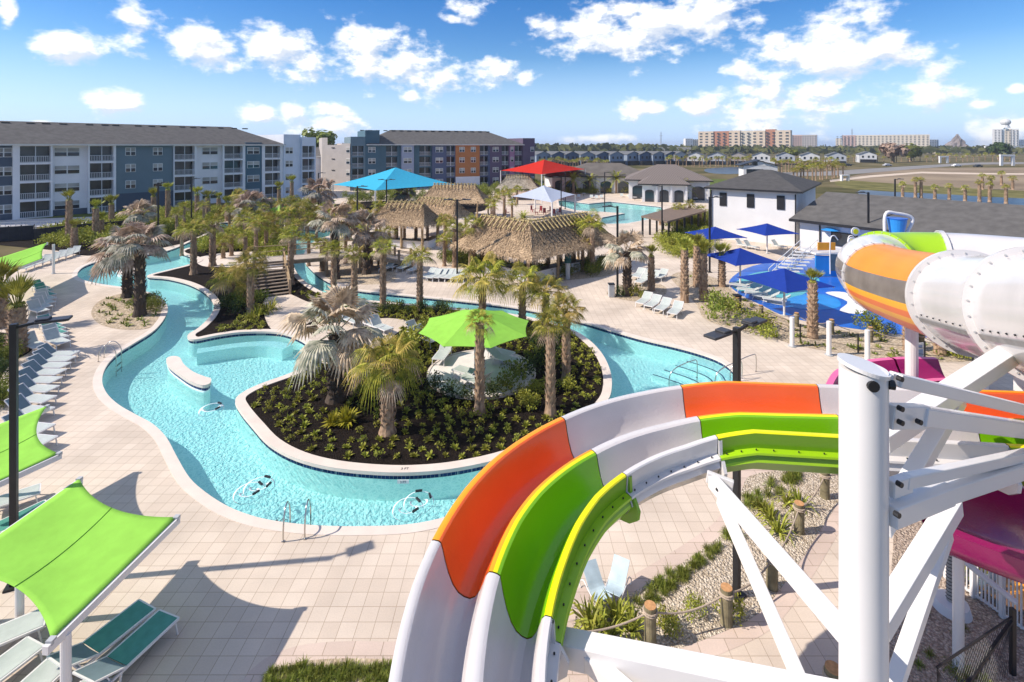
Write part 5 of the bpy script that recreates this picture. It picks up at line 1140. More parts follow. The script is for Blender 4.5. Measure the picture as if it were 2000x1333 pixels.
hipcan('small lime green canopy far away in the thicket', [G(512,414,2.6), G(547,419,2.6), G(592,412,2.6), G(550,407,2.6)], tuple(G(547,400,3.8)), f_lime, pr=.06, scallop=.2)
def umbrella(label, x, y, za, ze, r, n, m, rz, name='umbrella', group=None, base=0):
    o = thing(name, label, 'umbrella', (x,y,base), rz, group); mb = MB()
    for k in range(n):
        a0, a1 = 2*pi*k/n, 2*pi*(k+1)/n; p, q = V((cos(a0)*r, sin(a0)*r, ze)), V((cos(a1)*r, sin(a1)*r, ze)); apx = V((0,0,za))
        inn = -(p+q).normalized()*(r*.05 if n > 4 else r*.09)
        def fn(u, v, p=p, q=q, inn=inn): e = p.lerp(q, u)+V((inn.x,inn.y,0))*4*u*(1-u); w = e.lerp(apx, v); return (w.x, w.y, w.z-.1*v*(1-v)*(za-ze)*4*.5)
        mb.grid(fn, 6, 6)
    f = mb.build('canopy', m, o); so = f.modifiers.new('solid', 'SOLIDIFY'); so.thickness = .01
    mb = MB(); mb.tube([(0,0,0),(0,0,za-.1)], .075, 14); mb.build('mast', white, o)
    for k in range(n):
        a = 2*pi*k/n; mb = MB(); mb.bar((0,0,za-.12),(cos(a)*r*.97, sin(a)*r*.97, ze-.05), .05, .06); mb.build('rib', white, o)
    mb = MB(); mb.tube([(0,0,0),(0,0,.05)], .2, 14); mb.build('base_plate', grey, o)
    return o
umbrella('octagonal lime green umbrella over the round platform of the main island', -1.9, 26.7, 3.5, 2.55, 2.95, 8, f_lime, R(18), base=0)
gU = 'royal blue umbrellas by the splash pad'
umbrella('royal blue square umbrella nearest the camera, by the bollards', 19.2, 36.1, 3.35, 2.4, 3.1, 4, f_navy, R(245-90), group=gU)
umbrella('royal blue umbrella above the nearest one, second from the camera', 19.3, 43.3, 3.35, 2.45, 3.1, 4, f_navy, R(150), group=gU)
umbrella('royal blue umbrella furthest left, beside the tall black lamp post', 21.7, 54.7, 3.35, 2.45, 3.2, 4, f_navy, R(148), group=gU)
umbrella('royal blue umbrella closest to the white two-storey building', 28.4, 57.0, 3.35, 2.45, 3.2, 4, f_navy, R(150), group=gU)
# round platform
o = thing('round_platform', 'round pale platform under the lime umbrella on the main island', 'platform', (-1.6,27.0,0)); mb = MB(); mb.tube([(-1.6,27.0,.0),(-1.6,27.0,.10)], 2.85, 64); mb.build('slab', mat('platform_white', (0.70,0.66,0.62), rough=.8, var=.06, scale=2), o, world=True)
mb = MB(); n = 60
for k in range(n): a, b = 2*pi*k/n, 2*pi*(k+1)/n; mb.add([(-1.6+cos(t)*r, 27+sin(t)*r, z) for t in (a, b) for r, z in ((2.86,0),(2.86,.13),(2.74,.13),(2.74,.09))], [(0,1,5,4),(1,2,6,5),(2,3,7,6)])
mb.build('rim', coping, o, world=True)

# ------------------------------------------------------------------ loungers
sl_teal = mat('teal_sling', (0.075,0.27,0.22), rough=.6, var=.08, scale=6); sl_grey = mat('pale_sling', (0.45,0.49,0.46), rough=.55, var=.05, scale=6); sl_dark = mat('slate_shade_sling', (0.16,0.22,0.24), rough=.6, var=.06, scale=6)  # slate backs: shadow-side tone put into the colour; teal on the shaded loungers
def lounger_proto(m_seat, m_back, ang):
    o = thing('sun_lounger', 'x', 'sun lounger'); mb = MB(); w = .33; zh = .36; ca, sa = cos(R(ang)), sin(R(ang)); hx = 1.25; L_ = .72
    for s in (-1, 1): mb.bar((0,s*w,zh), (hx+.35,s*w,zh), .045, .05)
    mb.bar((0,-w,zh), (0,w,zh), .045, .05); mb.bar((hx+.35,-w,zh), (hx+.35,w,zh), .045, .05); mb.build('frame', white, o)
    mb = MB(); mb.grid(lambda u, v: (.02+u*(hx-.04), (v-.5)*(2*w-.05), zh+.02-.035*sin(pi*v)*sin(pi*u)), 8, 6); so = mb.build('seat', m_seat, o).modifiers.new('s','SOLIDIFY'); so.thickness = .012
    mb = MB(); mb.grid(lambda u, v: (hx+u*L_*ca, (v-.5)*(2*w-.05), zh+.02+u*L_*sa-.02*sin(pi*v)), 6, 6); b = mb.build('backrest', m_back, o); so = b.modifiers.new('s','SOLIDIFY'); so.thickness = .012
    mb = MB()
    for s in (-1, 1): mb.bar((hx,s*w,zh+.02), (hx+L_*ca,s*w,zh+.02+L_*sa), .035, .035)
    mb.bar((hx+L_*ca,-w,zh+.02+L_*sa), (hx+L_*ca,w,zh+.02+L_*sa), .035, .035)
    if ang > 10:
        for s in (-1, 1): mb.bar((hx+L_*ca*.6,s*w*.9,zh+L_*sa*.6), (hx+.32,s*w*.9,zh), .025, .025)
    mb.build('back_frame', white, o)
    for x, s in ((.1,-1),(.1,1),(hx+.1,-1),(hx+.1,1)):
        mb = MB(); mb.bar((x,s*w,zh), (x+(-.07 if x < .5 else .07),s*w,0), .04, .03); mb.build('leg', white, o)
    return o
LP = {'t': lounger_proto(sl_teal, sl_dark, 24), 'g': lounger_proto(sl_grey, sl_dark, 42), 'p': lounger_proto(sl_grey, sl_grey, 48), 'c': lounger_proto(sl_grey, sl_grey, 32), 'd': lounger_proto(sl_teal, sl_teal, 35)}
lc = {}
def lounger(k, foot, head, label, group=None):
    foot, head = V(foot), V(head); a = atan2(head.y-foot.y, head.x-foot.x); n = lc.get(k, 0); lc[k] = n+1
    o = LP[k] if n == 0 else dup(LP[k]); o.location = (foot.x, foot.y, 0); o.rotation_euler = (0,0,a); o['label'] = label
    if group: o['group'] = group
    return o
f1, h1 = G(287,1182,.36), G(170,1274,.36); f2, h2 = G(330,1201,.36), G(221,1300,.36)
lounger('t', f1, h1, 'teal lounger in the shade right of the sail post, left of the near pair'); lounger('t', f2, h2, 'teal lounger in the shade right of the sail post, right of the near pair')
for i, (fx, fy, hx, hy, k) in enumerate([(88,1205,-20,1250,'p'),(70,1255,-30,1330,'p'),(120,1290,0,1400,'g'),(190,1330,100,1450,'p')]): lounger(k, G(fx,fy,.36), G(hx,hy,.36), '%s pale lounger from the top under the near left sail' % ORD(i), 'pale loungers under the near sail')
for i, (fx, fy, hx, hy, k) in enumerate([(78,955,-15,985,'p'),(95,985,0,1030,'d')]): lounger(k, G(fx,fy,.36), G(hx,hy,.36), ['pale lounger above the near sail beside the left lamp post','teal lounger above the near sail beside the left lamp post'][i])
rowA = [(147,703),(139,714),(129,727),(119,741),(110,757),(103,775),(97,796),(92,820)]
for i, (x, y) in enumerate(rowA): g = G(x,y); lounger('g', g, g+V((-2,-.12+.06*i,0)), '%s pale lounger from the top in the row left of the wide river bend' % ORD(i), 'loungers in the row by the river bend')
for i, (x, y) in enumerate([(92,855),(96,880)]): g = G(x,y); lounger('g', g, g+V((-2,.3,0)), ['pale lounger poking out above the second sail','pale lounger poking out beside the second sail'][i])
rowB = [(125,682,'p'),(122,672,'p'),(120,663,'d'),(116,655,'d'),(110,648,'d'),(80,690,'p')]
for i, (x, y, k) in enumerate(rowB): g = G(x,y); lounger(k, g, g+V((-1.8,.9,0)), '%s lounger in the cluster beside the stout young palm, from the near end' % ORD(i))
rowC = [(85,618,'p'),(92,610,'p'),(98,602,'p'),(100,594,'p'),(100,586,'d'),(95,578,'d'),(88,572,'d')]
for i, (x, y, k) in enumerate(rowC): g = G(x,y); lounger(k, g, g+V((-1.9,1.0,0)), '%s lounger from the near end of the row below the far left sail' % ORD(i))
rowD = [(122,508,'p'),(106,512,'p'),(92,517,'p'),(75,522,'p'),(58,527,'p'),(42,533,'p'),(135,503,'p')]
for i, (x, y, k) in enumerate(rowD): g = G(x,y); lounger(k, g, g+V((-.6,2,0)), '%s lounger along the edge of the far left sail' % ORD(i), 'loungers along the far left sail')
for i, (a_, b_, c_, d_) in enumerate([(1249,602,1282,580),(1266,608,1300,585),(1286,615,1320,590),(1312,623,1341,595)]): lounger('c', G(a_,b_), G(c_,d_), '%s from the left of the four pale loungers on the right deck' % ORD(i), 'four loungers on the right deck')
for i, (x, y) in enumerate([(838,551),(850,551),(862,551),(874,552),(886,553),(828,549),(898,552)]): g = G(x,y); lounger('c', g, g+V((.7,1.9,0)), '%s lounger from the left in the fan on the mid deck' % ORD(i), 'loungers in the fan on the mid deck')
for i, (x, y) in enumerate([(760,530),(780,532),(745,534),(800,536)]): g = G(x,y); lounger('c', g, g+V((.7,1.9,0)), '%s lounger from the left in the palm shadow of the mid deck' % ORD(i))
for i, (x, y) in enumerate([(1238,548),(1252,551),(1268,553),(1284,550),(1246,560)]): g = G(x,y); lounger('c', g, g+V((1.2,1.6,0)), '%s lounger in the palm shade beside the dried silver palm' % ORD(i))
for i, (x, y) in enumerate([(1440,571),(1455,578),(1470,584),(1490,590),(1425,562)]): g = G(x,y); lounger('c', g, g+V((1.6,-1.0,0)), '%s lounger of the row between the two near blue umbrellas' % ORD(i), 'loungers below the blue umbrellas')
for i, (fx, fy, hx, hy, k) in enumerate([(1000,702,955,690,'c'),(1012,716,960,702,'c'),(855,712,868,695,'p'),(905,742,940,757,'p'),(890,728,925,738,'p')]): lounger(k, G(fx,fy,.2), G(hx,hy,.2), '%s lounger on the round platform, counted from its back right' % ORD(i)).location.z = .1
for i, (x, y) in enumerate([(745,650),(760,655),(835,668),(700,640),(850,678)]): g = G(x,y); lounger('p', g, g+V((-1.4,1.2,0)), '%s lounger on the pale island path, counted from the left' % ORD(i))
for i, (x, y) in enumerate([(1155,389),(1165,390),(1175,389),(1130,388),(1215,386),(1230,388)]): g = G(x,y); lounger('c', g, g+V((.3,2,0)), '%s of the far loungers behind the main pool' % ORD(i), 'far loungers behind the main pool')
for i, (x, y) in enumerate([(1463,487),(1480,490),(1535,489)]): g = G(x,y); lounger('p', g, g+V((-.8,1.8,0)), '%s lounger against the wall of the white two-storey building' % ORD(i))
# curved pool chairs at the bottom centre
def deck_chair(g, rz, label):
    o = thing('deck_chair', label, 'chair', g, rz); o.scale = (.8,.8,.8); mb = MB()
    mb.grid(lambda u, v: ((u-.5)*1.1, (v-.5)*.55, .42+.42*(max(0, u-.45)/.55)**1.4-.10*sin(pi*min(1, u*1.5))), 14, 4); so = mb.build('seat', mat('pale_blue_plastic', (0.45,0.56,0.60), rough=.4), o).modifiers.new('s','SOLIDIFY'); so.thickness = .025
    for s in (-1, 1): mb = MB(); mb.tube(smooth_loop([(-.55,s*.3,.02),(-.45,s*.3,.30),(0,s*.3,.36),(.35,s*.3,.42),(.62,s*.3,.15),(.55,s*.3,.02)], 4, closed=False), .018, 8); mb.build('side_frame', white, o)
    return o
deck_chair(G(1165,1170), R(110), 'pale blue deck chair beside the inner slide, left one'); deck_chair(G(1205,1160), R(60), 'pale blue deck chair beside the inner slide, tipped right one')

# ------------------------------------------------------------------ lamp posts
def lamp_proto(heads):
    o = thing('lamp_post', 'x', 'lamp post'); mb = MB(); mb.bar((0,0,0), (0,0,7.15), .15, .15); mb.build('pole', black, o); mb = MB(); mb.box((0,0,.03), (.35,.35,.06)); mb.build('base_plate', black, o)
    for s in heads:
        mb = MB(); mb.bar((s*.05,0,7.05), (s*.5,0,7.12), .07, .07); a = mb.build('lamp_arm', black, o)
        mb = MB(); mb.box((s*.85,0,7.14), (.75,.36,.07)); mb.box((s*.62,0,7.2), (.3,.3,.06)); h = mb.build('lamp_head', mat('lamp_grey', (0.045,0.045,0.05), rough=.4), o, bevel=.02)
        mb = MB(); mb.box((s*.9,0,7.10), (.5,.26,.02)); l = mb.build('lens', mat('lamp_lens', (0.25,0.25,0.25), rough=.3), h)
    return o
l1 = lamp_proto((1,)); l2 = lamp_proto((1,-1)); l1n = [0]; l2n = [0]
def lamp(px, ptop, two, rz, label):
    base = 285+(ptop-285)/.4042; g = G(px, base); pr, n = (l2, l2n) if two else (l1, l1n); n[0] += 1
    o = pr if n[0] == 1 else dup(pr); o.location = g; o.rotation_euler = (0,0,rz); o['label'] = label
lamp(27, 633, False, R(25), 'nearest tall black lamp post, at the left edge over the green sails'); lamp(1439, 640, True, R(35), 'tall black twin-headed lamp post standing in the gravel bed inside the slide curve')
for px, pt_, two, rz, lab in [(1206,403,False,180,'black lamp post between the thatched hut and the dried silver palm'),(1293,363,False,180,'black lamp post left of the white two-storey building'),(1386,385,False,0,'black lamp post at the left corner of the white two-storey building'),
  (1696,376,False,180,'black lamp post in front of the long shingle roof'),(893,390,True,0,'black twin-headed lamp post in front of the thatched huts'),(755,351,True,0,'black lamp post in front of the blue canopy'),(698,364,False,0,'black lamp post below the left half of the blue canopy'),
  (309,357,False,0,'black lamp post before the steel blue bay of the left apartments'),(374,349,False,0,'second black lamp post before the left apartments'),(622,338,False,0,'black lamp post at the corner of the grey end wing'),
  (1096,346,False,180,'black lamp post crossing the red canopy'),(1104,335,False,0,'thin black lamp post behind the red canopy'),(1181,337,False,0,'black lamp post beside the main pool'),(1748,350,False,0,'thin lamp post behind the shingle roof')]: lamp(px, pt_, two, R(rz), lab)

# ------------------------------------------------------------------ thatched huts
thatch = mat('thatch', (0.31,0.21,0.125), rough=1, var=.5, scale=7, detail=8, spec=.05, col2=(0.60,0.44,0.28)); thatchg = mat('grey_thatch', (0.30,0.26,0.20), rough=1, var=.3, scale=2.5, detail=8, spec=.05, col2=(0.44,0.39,0.31)); logm = mat('ridge_log', (0.42,0.33,0.16), rough=.9, var=.3, scale=5)
def thatch_faces(mb, quads, n, rr):
    for (a, b, c, d) in quads:   # a,b on the eave ; d,c on the ridge above
        a, b, c, d = map(V, (a, b, c, d)); nrm = (b-a).cross(d-a).normalized()
        if nrm.z < 0: nrm = -nrm
        mb.grid(lambda u, v: tuple((a.lerp(b, u)).lerp(d.lerp(c, u), v)+nrm*(.05*sin(u*23)*sin(v*9)+.05*sin(u*7+v*5)-.25*sin(pi*v))), 20, 8)
        ar = ((b-a).length+(c-d).length)/2*((d-a).length)
        for i in range(int(ar*n)):
            u, v = rr.random(), rr.random(); p = (a.lerp(b, u)).lerp(d.lerp(c, u), v); dn = ((a.lerp(b, u))-(d.lerp(c, u))).normalized(); s = (b-a).normalized()
            dn = (dn+s*rr.uniform(-.25,.25)-V((0,0,.08 if v > .08 else .45))+nrm*rr.uniform(-.02,.30)).normalized(); L_ = rr.uniform(.25,.6); w = rr.uniform(.03,.07); p = p+nrm*(.07-.25*sin(pi*v))
            mb.add([p-s*w/2, p+s*w/2, p+dn*L_+s*w*.3, p+dn*L_-s*w*.3], [(0,1,2,3)])
def hut(label, wings, zr, ze, hw, posts, m=thatch, n=85, counter=None):
    """wings: list of (ridge start, ridge end, hip at start, hip at end) in plan"""
    rr = random.Random(len(label)); c = V(wings[0][0]); o = thing('thatched_hut', label, 'hut', (c.x, c.y, 0)); mb = MB(); lg = MB()
    for (p, q, h0, h1, m0, m1) in wings:
        p, q = V(p), V(q); d = (q-p).normalized(); nn = V((d.y, -d.x))
        # m0/m1: mitre shift of the eave along d per unit offset for each side (front, back)
        R0, R1 = (p.x,p.y,zr), (q.x,q.y,zr)
        e = lambda pt_, s, ext: (pt_.x+nn.x*hw*s+d.x*ext, pt_.y+nn.y*hw*s+d.y*ext, ze)
        x0f, x0b = (m0 if m0 is not None else (-h0, -h0)); x1f, x1b = (m1 if m1 is not None else (h1, h1))
        F0, F1, B0, B1 = e(p,1,x0f), e(q,1,x1f), e(p,-1,x0b), e(q,-1,x1b)
        qs = [(F0,F1,R1,R0), (B1,B0,R0,R1)]
        if m0 is None: qs.append((B0,F0,R0,R0))
        if m1 is None: qs.append((F1,B1,R1,R1))
        thatch_faces(mb, qs, n, rr)
        k = int((q-p).length/.55)
        for i in range(k+1):
            c_ = p.lerp(q, i/max(1,k)); lg.bar((c_.x+nn.x*1.05, c_.y+nn.y*1.05, zr-.85*(zr-ze)/hw+.1), (c_.x-nn.x*.15, c_.y-nn.y*.15, zr+.32), .075, .075)
            lg.bar((c_.x-nn.x*1.05, c_.y-nn.y*1.05, zr-.85*(zr-ze)/hw+.1), (c_.x+nn.x*.15, c_.y+nn.y*.15, zr+.32), .09, .09)
        lg.bar((p.x,p.y,zr+.16), (q.x,q.y,zr+.16), .12, .12)
    mb.build('thatched_roof', m, o, world=True); lg.build('ridge_logs', logm, o, world=True)
    for (x, y) in posts: b = MB(); b.tube([(x,y,0),(x,y,ze+.35)], .14, 10); b.build('post', woodl, o, world=True)
    if counter:
        for (x0, y0, x1, y1) in counter:
            b = MB(); b.bar((x0,y0,.5), (x1,y1,.5), .5, 1.0); b.build('bar_counter', whitew, o, world=True); b = MB(); b.bar((x0,y0,1.04), (x1,y1,1.04), .9, .07); b.build('counter_top', mat('dark_counter', (0.03,0.035,0.04), rough=.4), o, world=True)
    return o
A0, A1, A2 = (1.6,46.4), (-2.9,50.4), (7.6,52.2)
hut('angled thatched bar hut with two wings at the centre', [(A0, A1, 0, 1.4, (2.75,-2.75), None), (A2, A0, 1.9, 0, None, (-2.75,2.75))], 5.0, 2.45, 3.0, [(1.4,44.0),(-1.6,46.6),(-4.0,48.6),(4.2,46.6),(7.4,49.4),(1.8,48.8),(-2.0,52.4),(7.0,54.0)], counter=[(1.6,45.0,-2.6,48.6),(1.9,45.0,6.4,49.2),(-2.6,48.6,-2.0,50.4)])
hut('thatched hut left of the twin-headed lamp post', [((-15.2,63.0),(-10.6,61.4),1.7,1.7,None,None)], 5.0, 2.75, 3.0, [(-15.6,60.6),(-10.3,58.8),(-9.0,62.4),(-15.0,65.8),(-12.9,59.7)], counter=[(-15.5,60.9,-10.0,59.2),(-10.0,59.2,-9.2,62.0)])
hut('shaded thatched hut behind the one left of the lamp post', [((-12.6,70.0),(-7.4,67.2),1.5,1.5,None,None)], 4.8, 2.7, 2.7, [(-12.5,67.2),(-7.0,64.8),(-6.2,68.2)], n=30)
hut('wide thatched hut between the blue canopy and the white canopy', [((-13.2,87.0),(-6.2,86.2),2.4,2.4,None,None)], 5.4, 2.7, 3.8, [(-14.0,83.4),(-10,83.2),(-5.6,82.6),(-4.0,86.0)], n=22, counter=[(-13,84,-6,83.2)])
hut('grey weathered thatched hut below the red canopy', [((-1.2,116),(4.0,115.5),2.2,2.2,None,None)], 5.2, 2.6, 3.6, [(-2,112.8),(4.6,112.4)], m=thatchg, n=14)

# ------------------------------------------------------------------ wooden stairs and bridge
br = thing('wooden_bridge', 'weathered wooden footbridge with a broad flight of steps down to the island', 'bridge', (-19,44,0))
S0, S1 = V((-19.1,40.6)), V((-21.3,44.4)); NST = 10; dv = (S1-S0)/NST; sd = V((-dv.y, dv.x)).normalized(); ZT_ = 1.75
mb = MB()
for k in range(NST):
    c = S0+dv*(k+.5); z = ZT_*(k+1)/NST; mb.bar((c.x+sd.x*1.35, c.y+sd.y*1.35, z-.03), (c.x-sd.x*1.35, c.y-sd.y*1.35, z-.03), dv.length*.92, .05)
mb.build('steps', mat('step_boards', (0.20,0.16,0.125), rough=.9, var=.2, scale=8), br, world=True)
for s in (-1, 1):
    mb = MB(); mb.bar((S0.x+sd.x*1.4*s, S0.y+sd.y*1.4*s, .0), (S1.x+sd.x*1.4*s, S1.y+sd.y*1.4*s, ZT_-.12), .08, .3); mb.build('stringer', wood, br, world=True)
    for hgt in (.45, .95):
        mb = MB(); mb.bar((S0.x+sd.x*1.4*s, S0.y+sd.y*1.4*s, hgt+.1), (S1.x+sd.x*1.4*s, S1.y+sd.y*1.4*s, ZT_+hgt), .09, .1); mb.build('handrail', woodl, br, world=True)
    for t in (0, .5, 1):
        p = S0.lerp(S1, t)+sd*1.4*s; mb = MB(); mb.box((p.x,p.y,ZT_*t/2+.6), (.16,.16,ZT_*t+1.25)); mb.build('post', wood, br, world=True)
D0, D1, D2 = V((-23.2,45.6,ZT_)), V((-14.6,49.6,ZT_-.1)), V((-9.8,51.6,.35))
for p, q in ((D0, D1), (D1, D2)):
    mb = MB(); mb.bar(p, q, 2.3, .09); mb.build('deck_boards', mat('bridge_deck', (0.42,0.36,0.30), rough=.9, var=.12, scale=3), br, world=True)
    d = (q-p).normalized(); s_ = V((-d.y, d.x, 0)).normalized()
    for s in (-1, 1):
        mb = MB(); mb.bar(p+s_*1.17*s-V((0,0,.16)), q+s_*1.17*s-V((0,0,.16)), .07, .3); mb.build('stringer', wood, br, world=True)
        if s > 0 or p is D1:
            for hgt in (.5, 1.0): mb = MB(); mb.bar(p+s_*1.17*s+V((0,0,hgt)), q+s_*1.17*s+V((0,0,hgt)), .07, .07); mb.build('handrail', woodl, br, world=True)
        for k in range(4):
            c = p.lerp(q, (k+.1)/3.2)+s_*1.17*s; mb = MB(); mb.box((c.x,c.y,(c.z+1.1)/2-.3), (.2,.2,c.z+1.6)); mb.build('post', wood, br, world=True)

# ------------------------------------------------------------------ pool furniture
bpx = [(325,702),(338,697),(351,700),(359,713),(378,728),(400,737),(412,741),(410,750),(396,754),(372,746),(348,730),(330,715)]
lp = ccw(smooth_loop([G2(x, y, .22) for x, y in bpx], 4)); o = thing('pool_bench', 'curved pale stone bench standing in the river water', 'bench', (lp[0][0], lp[0][1], 0))
mb = MB(); mb.sheet(lp, [], .26); mb.wall(lp, .10, .26); mb.build('bench_top', coping, o, world=True)
mb = MB(); l2_ = offset(lp, -.05); mb.wall(l2_, -.05, .12); mb.build('tile_band', tile, o, world=True); mb = MB(); mb.wall(l2_, ZB, -.05); mb.build('base', plast, o, world=True)
o = thing('pool_bench', 'second pale stone bench in the far river basin behind the silver palms', 'bench', G(245,530)); lp = ccw(smooth_loop([G2(x, y, .2) for x, y in [(228,533),(240,526),(262,524),(280,528),(270,534),(248,537)]], 4))
mb = MB(); mb.sheet(lp, [], .26); mb.wall(lp, .10, .26); mb.build('bench_top', coping, o, world=True); mb = MB(); mb.wall(offset(lp, -.05), ZB, .12); mb.build('base', plast, o, world=True)
clear = bpy.data.materials.new('clear_vinyl'); clear.use_nodes = True; t = clear.node_tree; t.nodes.clear(); oo = N(t,'ShaderNodeOutputMaterial'); tr = N(t,'ShaderNodeBsdfTransparent'); tr.inputs[0].default_value = (.985,.995,1,1); gl = N(t,'ShaderNodeBsdfDiffuse'); gl.inputs[0].default_value = (.75,.8,.82,1); fr = N(t,'ShaderNodeFresnel', i0=1.09); ms = N(t,'ShaderNodeMixShader'); L(t, fr, 0, ms, 0); L(t, tr, 0, ms, 1); L(t, gl, 0, ms, 2); L(t, ms, 0, oo, 0)
def tube_float(x, y, rz, label):
    o = thing('inner_tube', label, 'inner tube', (x,y,ZW), rz); mb = MB(); R_, r = .38, .13
    mb.grid(lambda u, v: ((R_+r*cos(2*pi*v))*cos(2*pi*u), (R_+r*cos(2*pi*v))*sin(2*pi*u), .05+r*.85*sin(2*pi*v)), 36, 14); mb.build('ring', clear, o, smooth=True)
    for a in (40, -40): 
        mb = MB(); q = V((cos(R(a))*R_, sin(R(a))*R_, .20)); mb.bar(q-V((sin(R(a))*.12, -cos(R(a))*.12, 0)), q+V((sin(R(a))*.12, -cos(R(a))*.12, 0)), .07, .05); mb.build('handle', black, o)
    return o
for i, (px, py, rz) in enumerate([(413,803,20),(487,966,10),(506,955,30),(797,998,0),(818,985,60)]):
    g = G(px, py, ZW); tube_float(g.x, g.y, R(rz), ['clear inner tube floating below the curved stone bench','clear inner tube near the pool ladder, left of two touching','clear inner tube near the pool ladder, right of two touching','clear inner tube beside the orange slide, left of two touching','clear inner tube beside the orange slide, right of two touching'][i])
def handrail(px, py, rz, label, h=.85, w=.55, sp=.62):
    g = G(px, py); o = thing('pool_ladder', label, 'ladder', g, rz)
    for s in (-sp/2, sp/2):
        mb = MB(); mb.tube(smooth_loop([(-.25,s,0),(-.22,s,h*.5),(-.05,s,h*.95),(w*.5,s,h),(w,s,h*.6),(w+.05,s,0),(w+.05,s,-.9)], 5, closed=False), .024, 8); mb.build('rail', steel, o, smooth=True); mb = MB(); mb.tube([(-.25,s,0),(-.25,s,.03)], .05, 10); mb.build('foot_ring', steel, o)
    for z in (-.35, -.65): mb = MB(); mb.box((w+.05,0,z), (.1,sp,.03)); mb.build('rung', steel, o)
handrail(578,1044,R(100),'steel pool ladder on the near deck beside the depth mark'); handrail(208,702,R(15),'steel pool ladder at the wide river bend'); handrail(190,555,R(60),'steel pool ladder at the far river basin')
for i, (px, py) in enumerate([(1352,740),(1440,742),(1468,728)]):
    g = G(px, py); o = thing('handrail', ['steel handrail standing in the entry steps, left one','steel handrail at the right end of the entry steps','steel handrail on the deck right of the entry steps'][i], 'handrail', g, R(200)); mb = MB(); mb.tube(smooth_loop([(-.3,0,-.2),(-.3,0,.8),(0,0,.92),(1.0,0,.7),(1.4,0,.3),(1.4,0,-.6)], 5, closed=False), .024, 8); mb.build('rail', steel, o, smooth=True); mb = MB(); mb.tube([(-.3,0,0),(-.3,0,.03)], .05, 10); mb.build('foot_ring', steel, o)
# lettering
def text(s, loc, size, rz, m, name='depth_mark', label=None, cat='marking', rx=0):
    cu = bpy.data.curves.new(name, 'FONT'); cu.body = s; cu.size = size; cu.extrude = .002; cu.align_x = 'CENTER'; to = bpy.data.objects.new('tmp', cu); COL.objects.link(to); dg = bpy.context.evaluated_depsgraph_get(); me = bpy.data.meshes.new_from_object(to.evaluated_get(dg)); bpy.data.objects.remove(to)
    me.materials.clear(); me.materials.append(m); o = bpy.data.objects.new(name, me); COL.objects.link(o); o.location = loc; o.rotation_euler = (rx, 0, rz)
    if label: tag(o, label, cat)
    return o
blackp = mat('black_paint', (0.02,0.02,0.025), rough=.7)
text('2 FT', G(547,1020)+V((0,0,.02)), .2, R(-14), blackp, label='black 2 FT depth mark on the near deck beside the ladder'); text('3 FT', G(792,915)+V((0,-.16,.058)), .16, R(2), blackp, label='black 3 FT depth mark on the near coping of the island'); text('3 FT', G(497,851)+V((-.08,-.12,.058)), .14, R(-52), blackp, label='black depth mark on the western coping of the island')
g = G(792,923); mb = MB(); mb.box((g.x, g.y-.41, -.075), (.42,.02,.13)); o = mb.build('depth_tile', whitew); tag(o, 'white depth tile with 3 FT in the blue waterline of the island', 'marking')
text('3 FT', (g.x, g.y-.424, -.12), .12, 0, blackp, name='depth_lettering', rx=R(90)).parent = o
g = G(497,851)
# ------------------------------------------------------------------ bollards, ropes, posts
ropem = mat('rope', (0.42,0.34,0.26), rough=1, bump=.6, bscale=60)
bol = [(1075,1295),(1270,1256),(1419,1218),(1508,1148),(1561,1040),(1611,972),(1700,930)]; prev = None
bolp = None
for i, (px, py) in enumerate(bol):
    g = G(px, py); lab = '%s wooden rope bollard of the front gravel bed, counted from the left' % ORD(i)
    if bolp is None:
        o = bolp = thing('bollard', lab, 'bollard', g, 0, 'wooden rope bollards'); mb = MB(); mb.tube([(0,0,0),(0,0,.5),(0,0,.9)], [.15,.145,.14], 16); mb.build('post', mat('bollard_wood', (0.20,0.17,0.10), rough=.9, var=.3, scale=5, bump=.4, coord='obj'), o); mb = MB(); mb.tube([(0,0,.9),(0,0,.915)], .138, 16); mb.build('sawn_top', mat('sawn_wood', (0.50,0.27,0.12), rough=.8, var=.2, scale=12, coord='obj'), o)
        mb = MB()
        for z in (.74, .79): mb.tube([(cos(2*pi*k/16)*.16, sin(2*pi*k/16)*.16, z) for k in range(17)], .022, 6)
        mb.build('rope_wrap', ropem, o)
    else: o = dup(bolp, loc=g, rz=i*1.1, label=lab)
    p = g+V((0,0,.76))
    if prev is not None:
        mb = MB(); mb.tube([prev.lerp(p, k/12)+V((0,0,-4*.22*(k/12)*(1-k/12))) for k in range(13)], .022, 8); r = mb.build('rope', ropem, smooth=True); tag(r, 'sagging rope, %s span from the left along the front gravel bed' % ORD(i-1), 'rope')
    prev = p
dup(bolp, loc=G(1628,1402), rz=1, scale=1.15, label='large wooden bollard at the foot of the white column')
bl2 = [(1440,606),(1486,622),(1556,638),(1624,652),(1700,668),(1800,682),(1885,694)]; prev = None
for i, (px, py) in enumerate(bl2):
    g = G(px, py); dup(bolp, loc=g, rz=i, label='%s wooden rope bollard along the splash pad, from the left' % ORD(i)); p = g+V((0,0,.76))
    if prev is not None: mb = MB(); mb.tube([prev.lerp(p, k/8)+V((0,0,-4*.3*(k/8)*(1-k/8))) for k in range(9)], .022, 6); r = mb.build('rope', ropem); tag(r, 'sagging rope, %s span from the left along the splash pad' % ORD(i-1), 'rope')
    prev = p
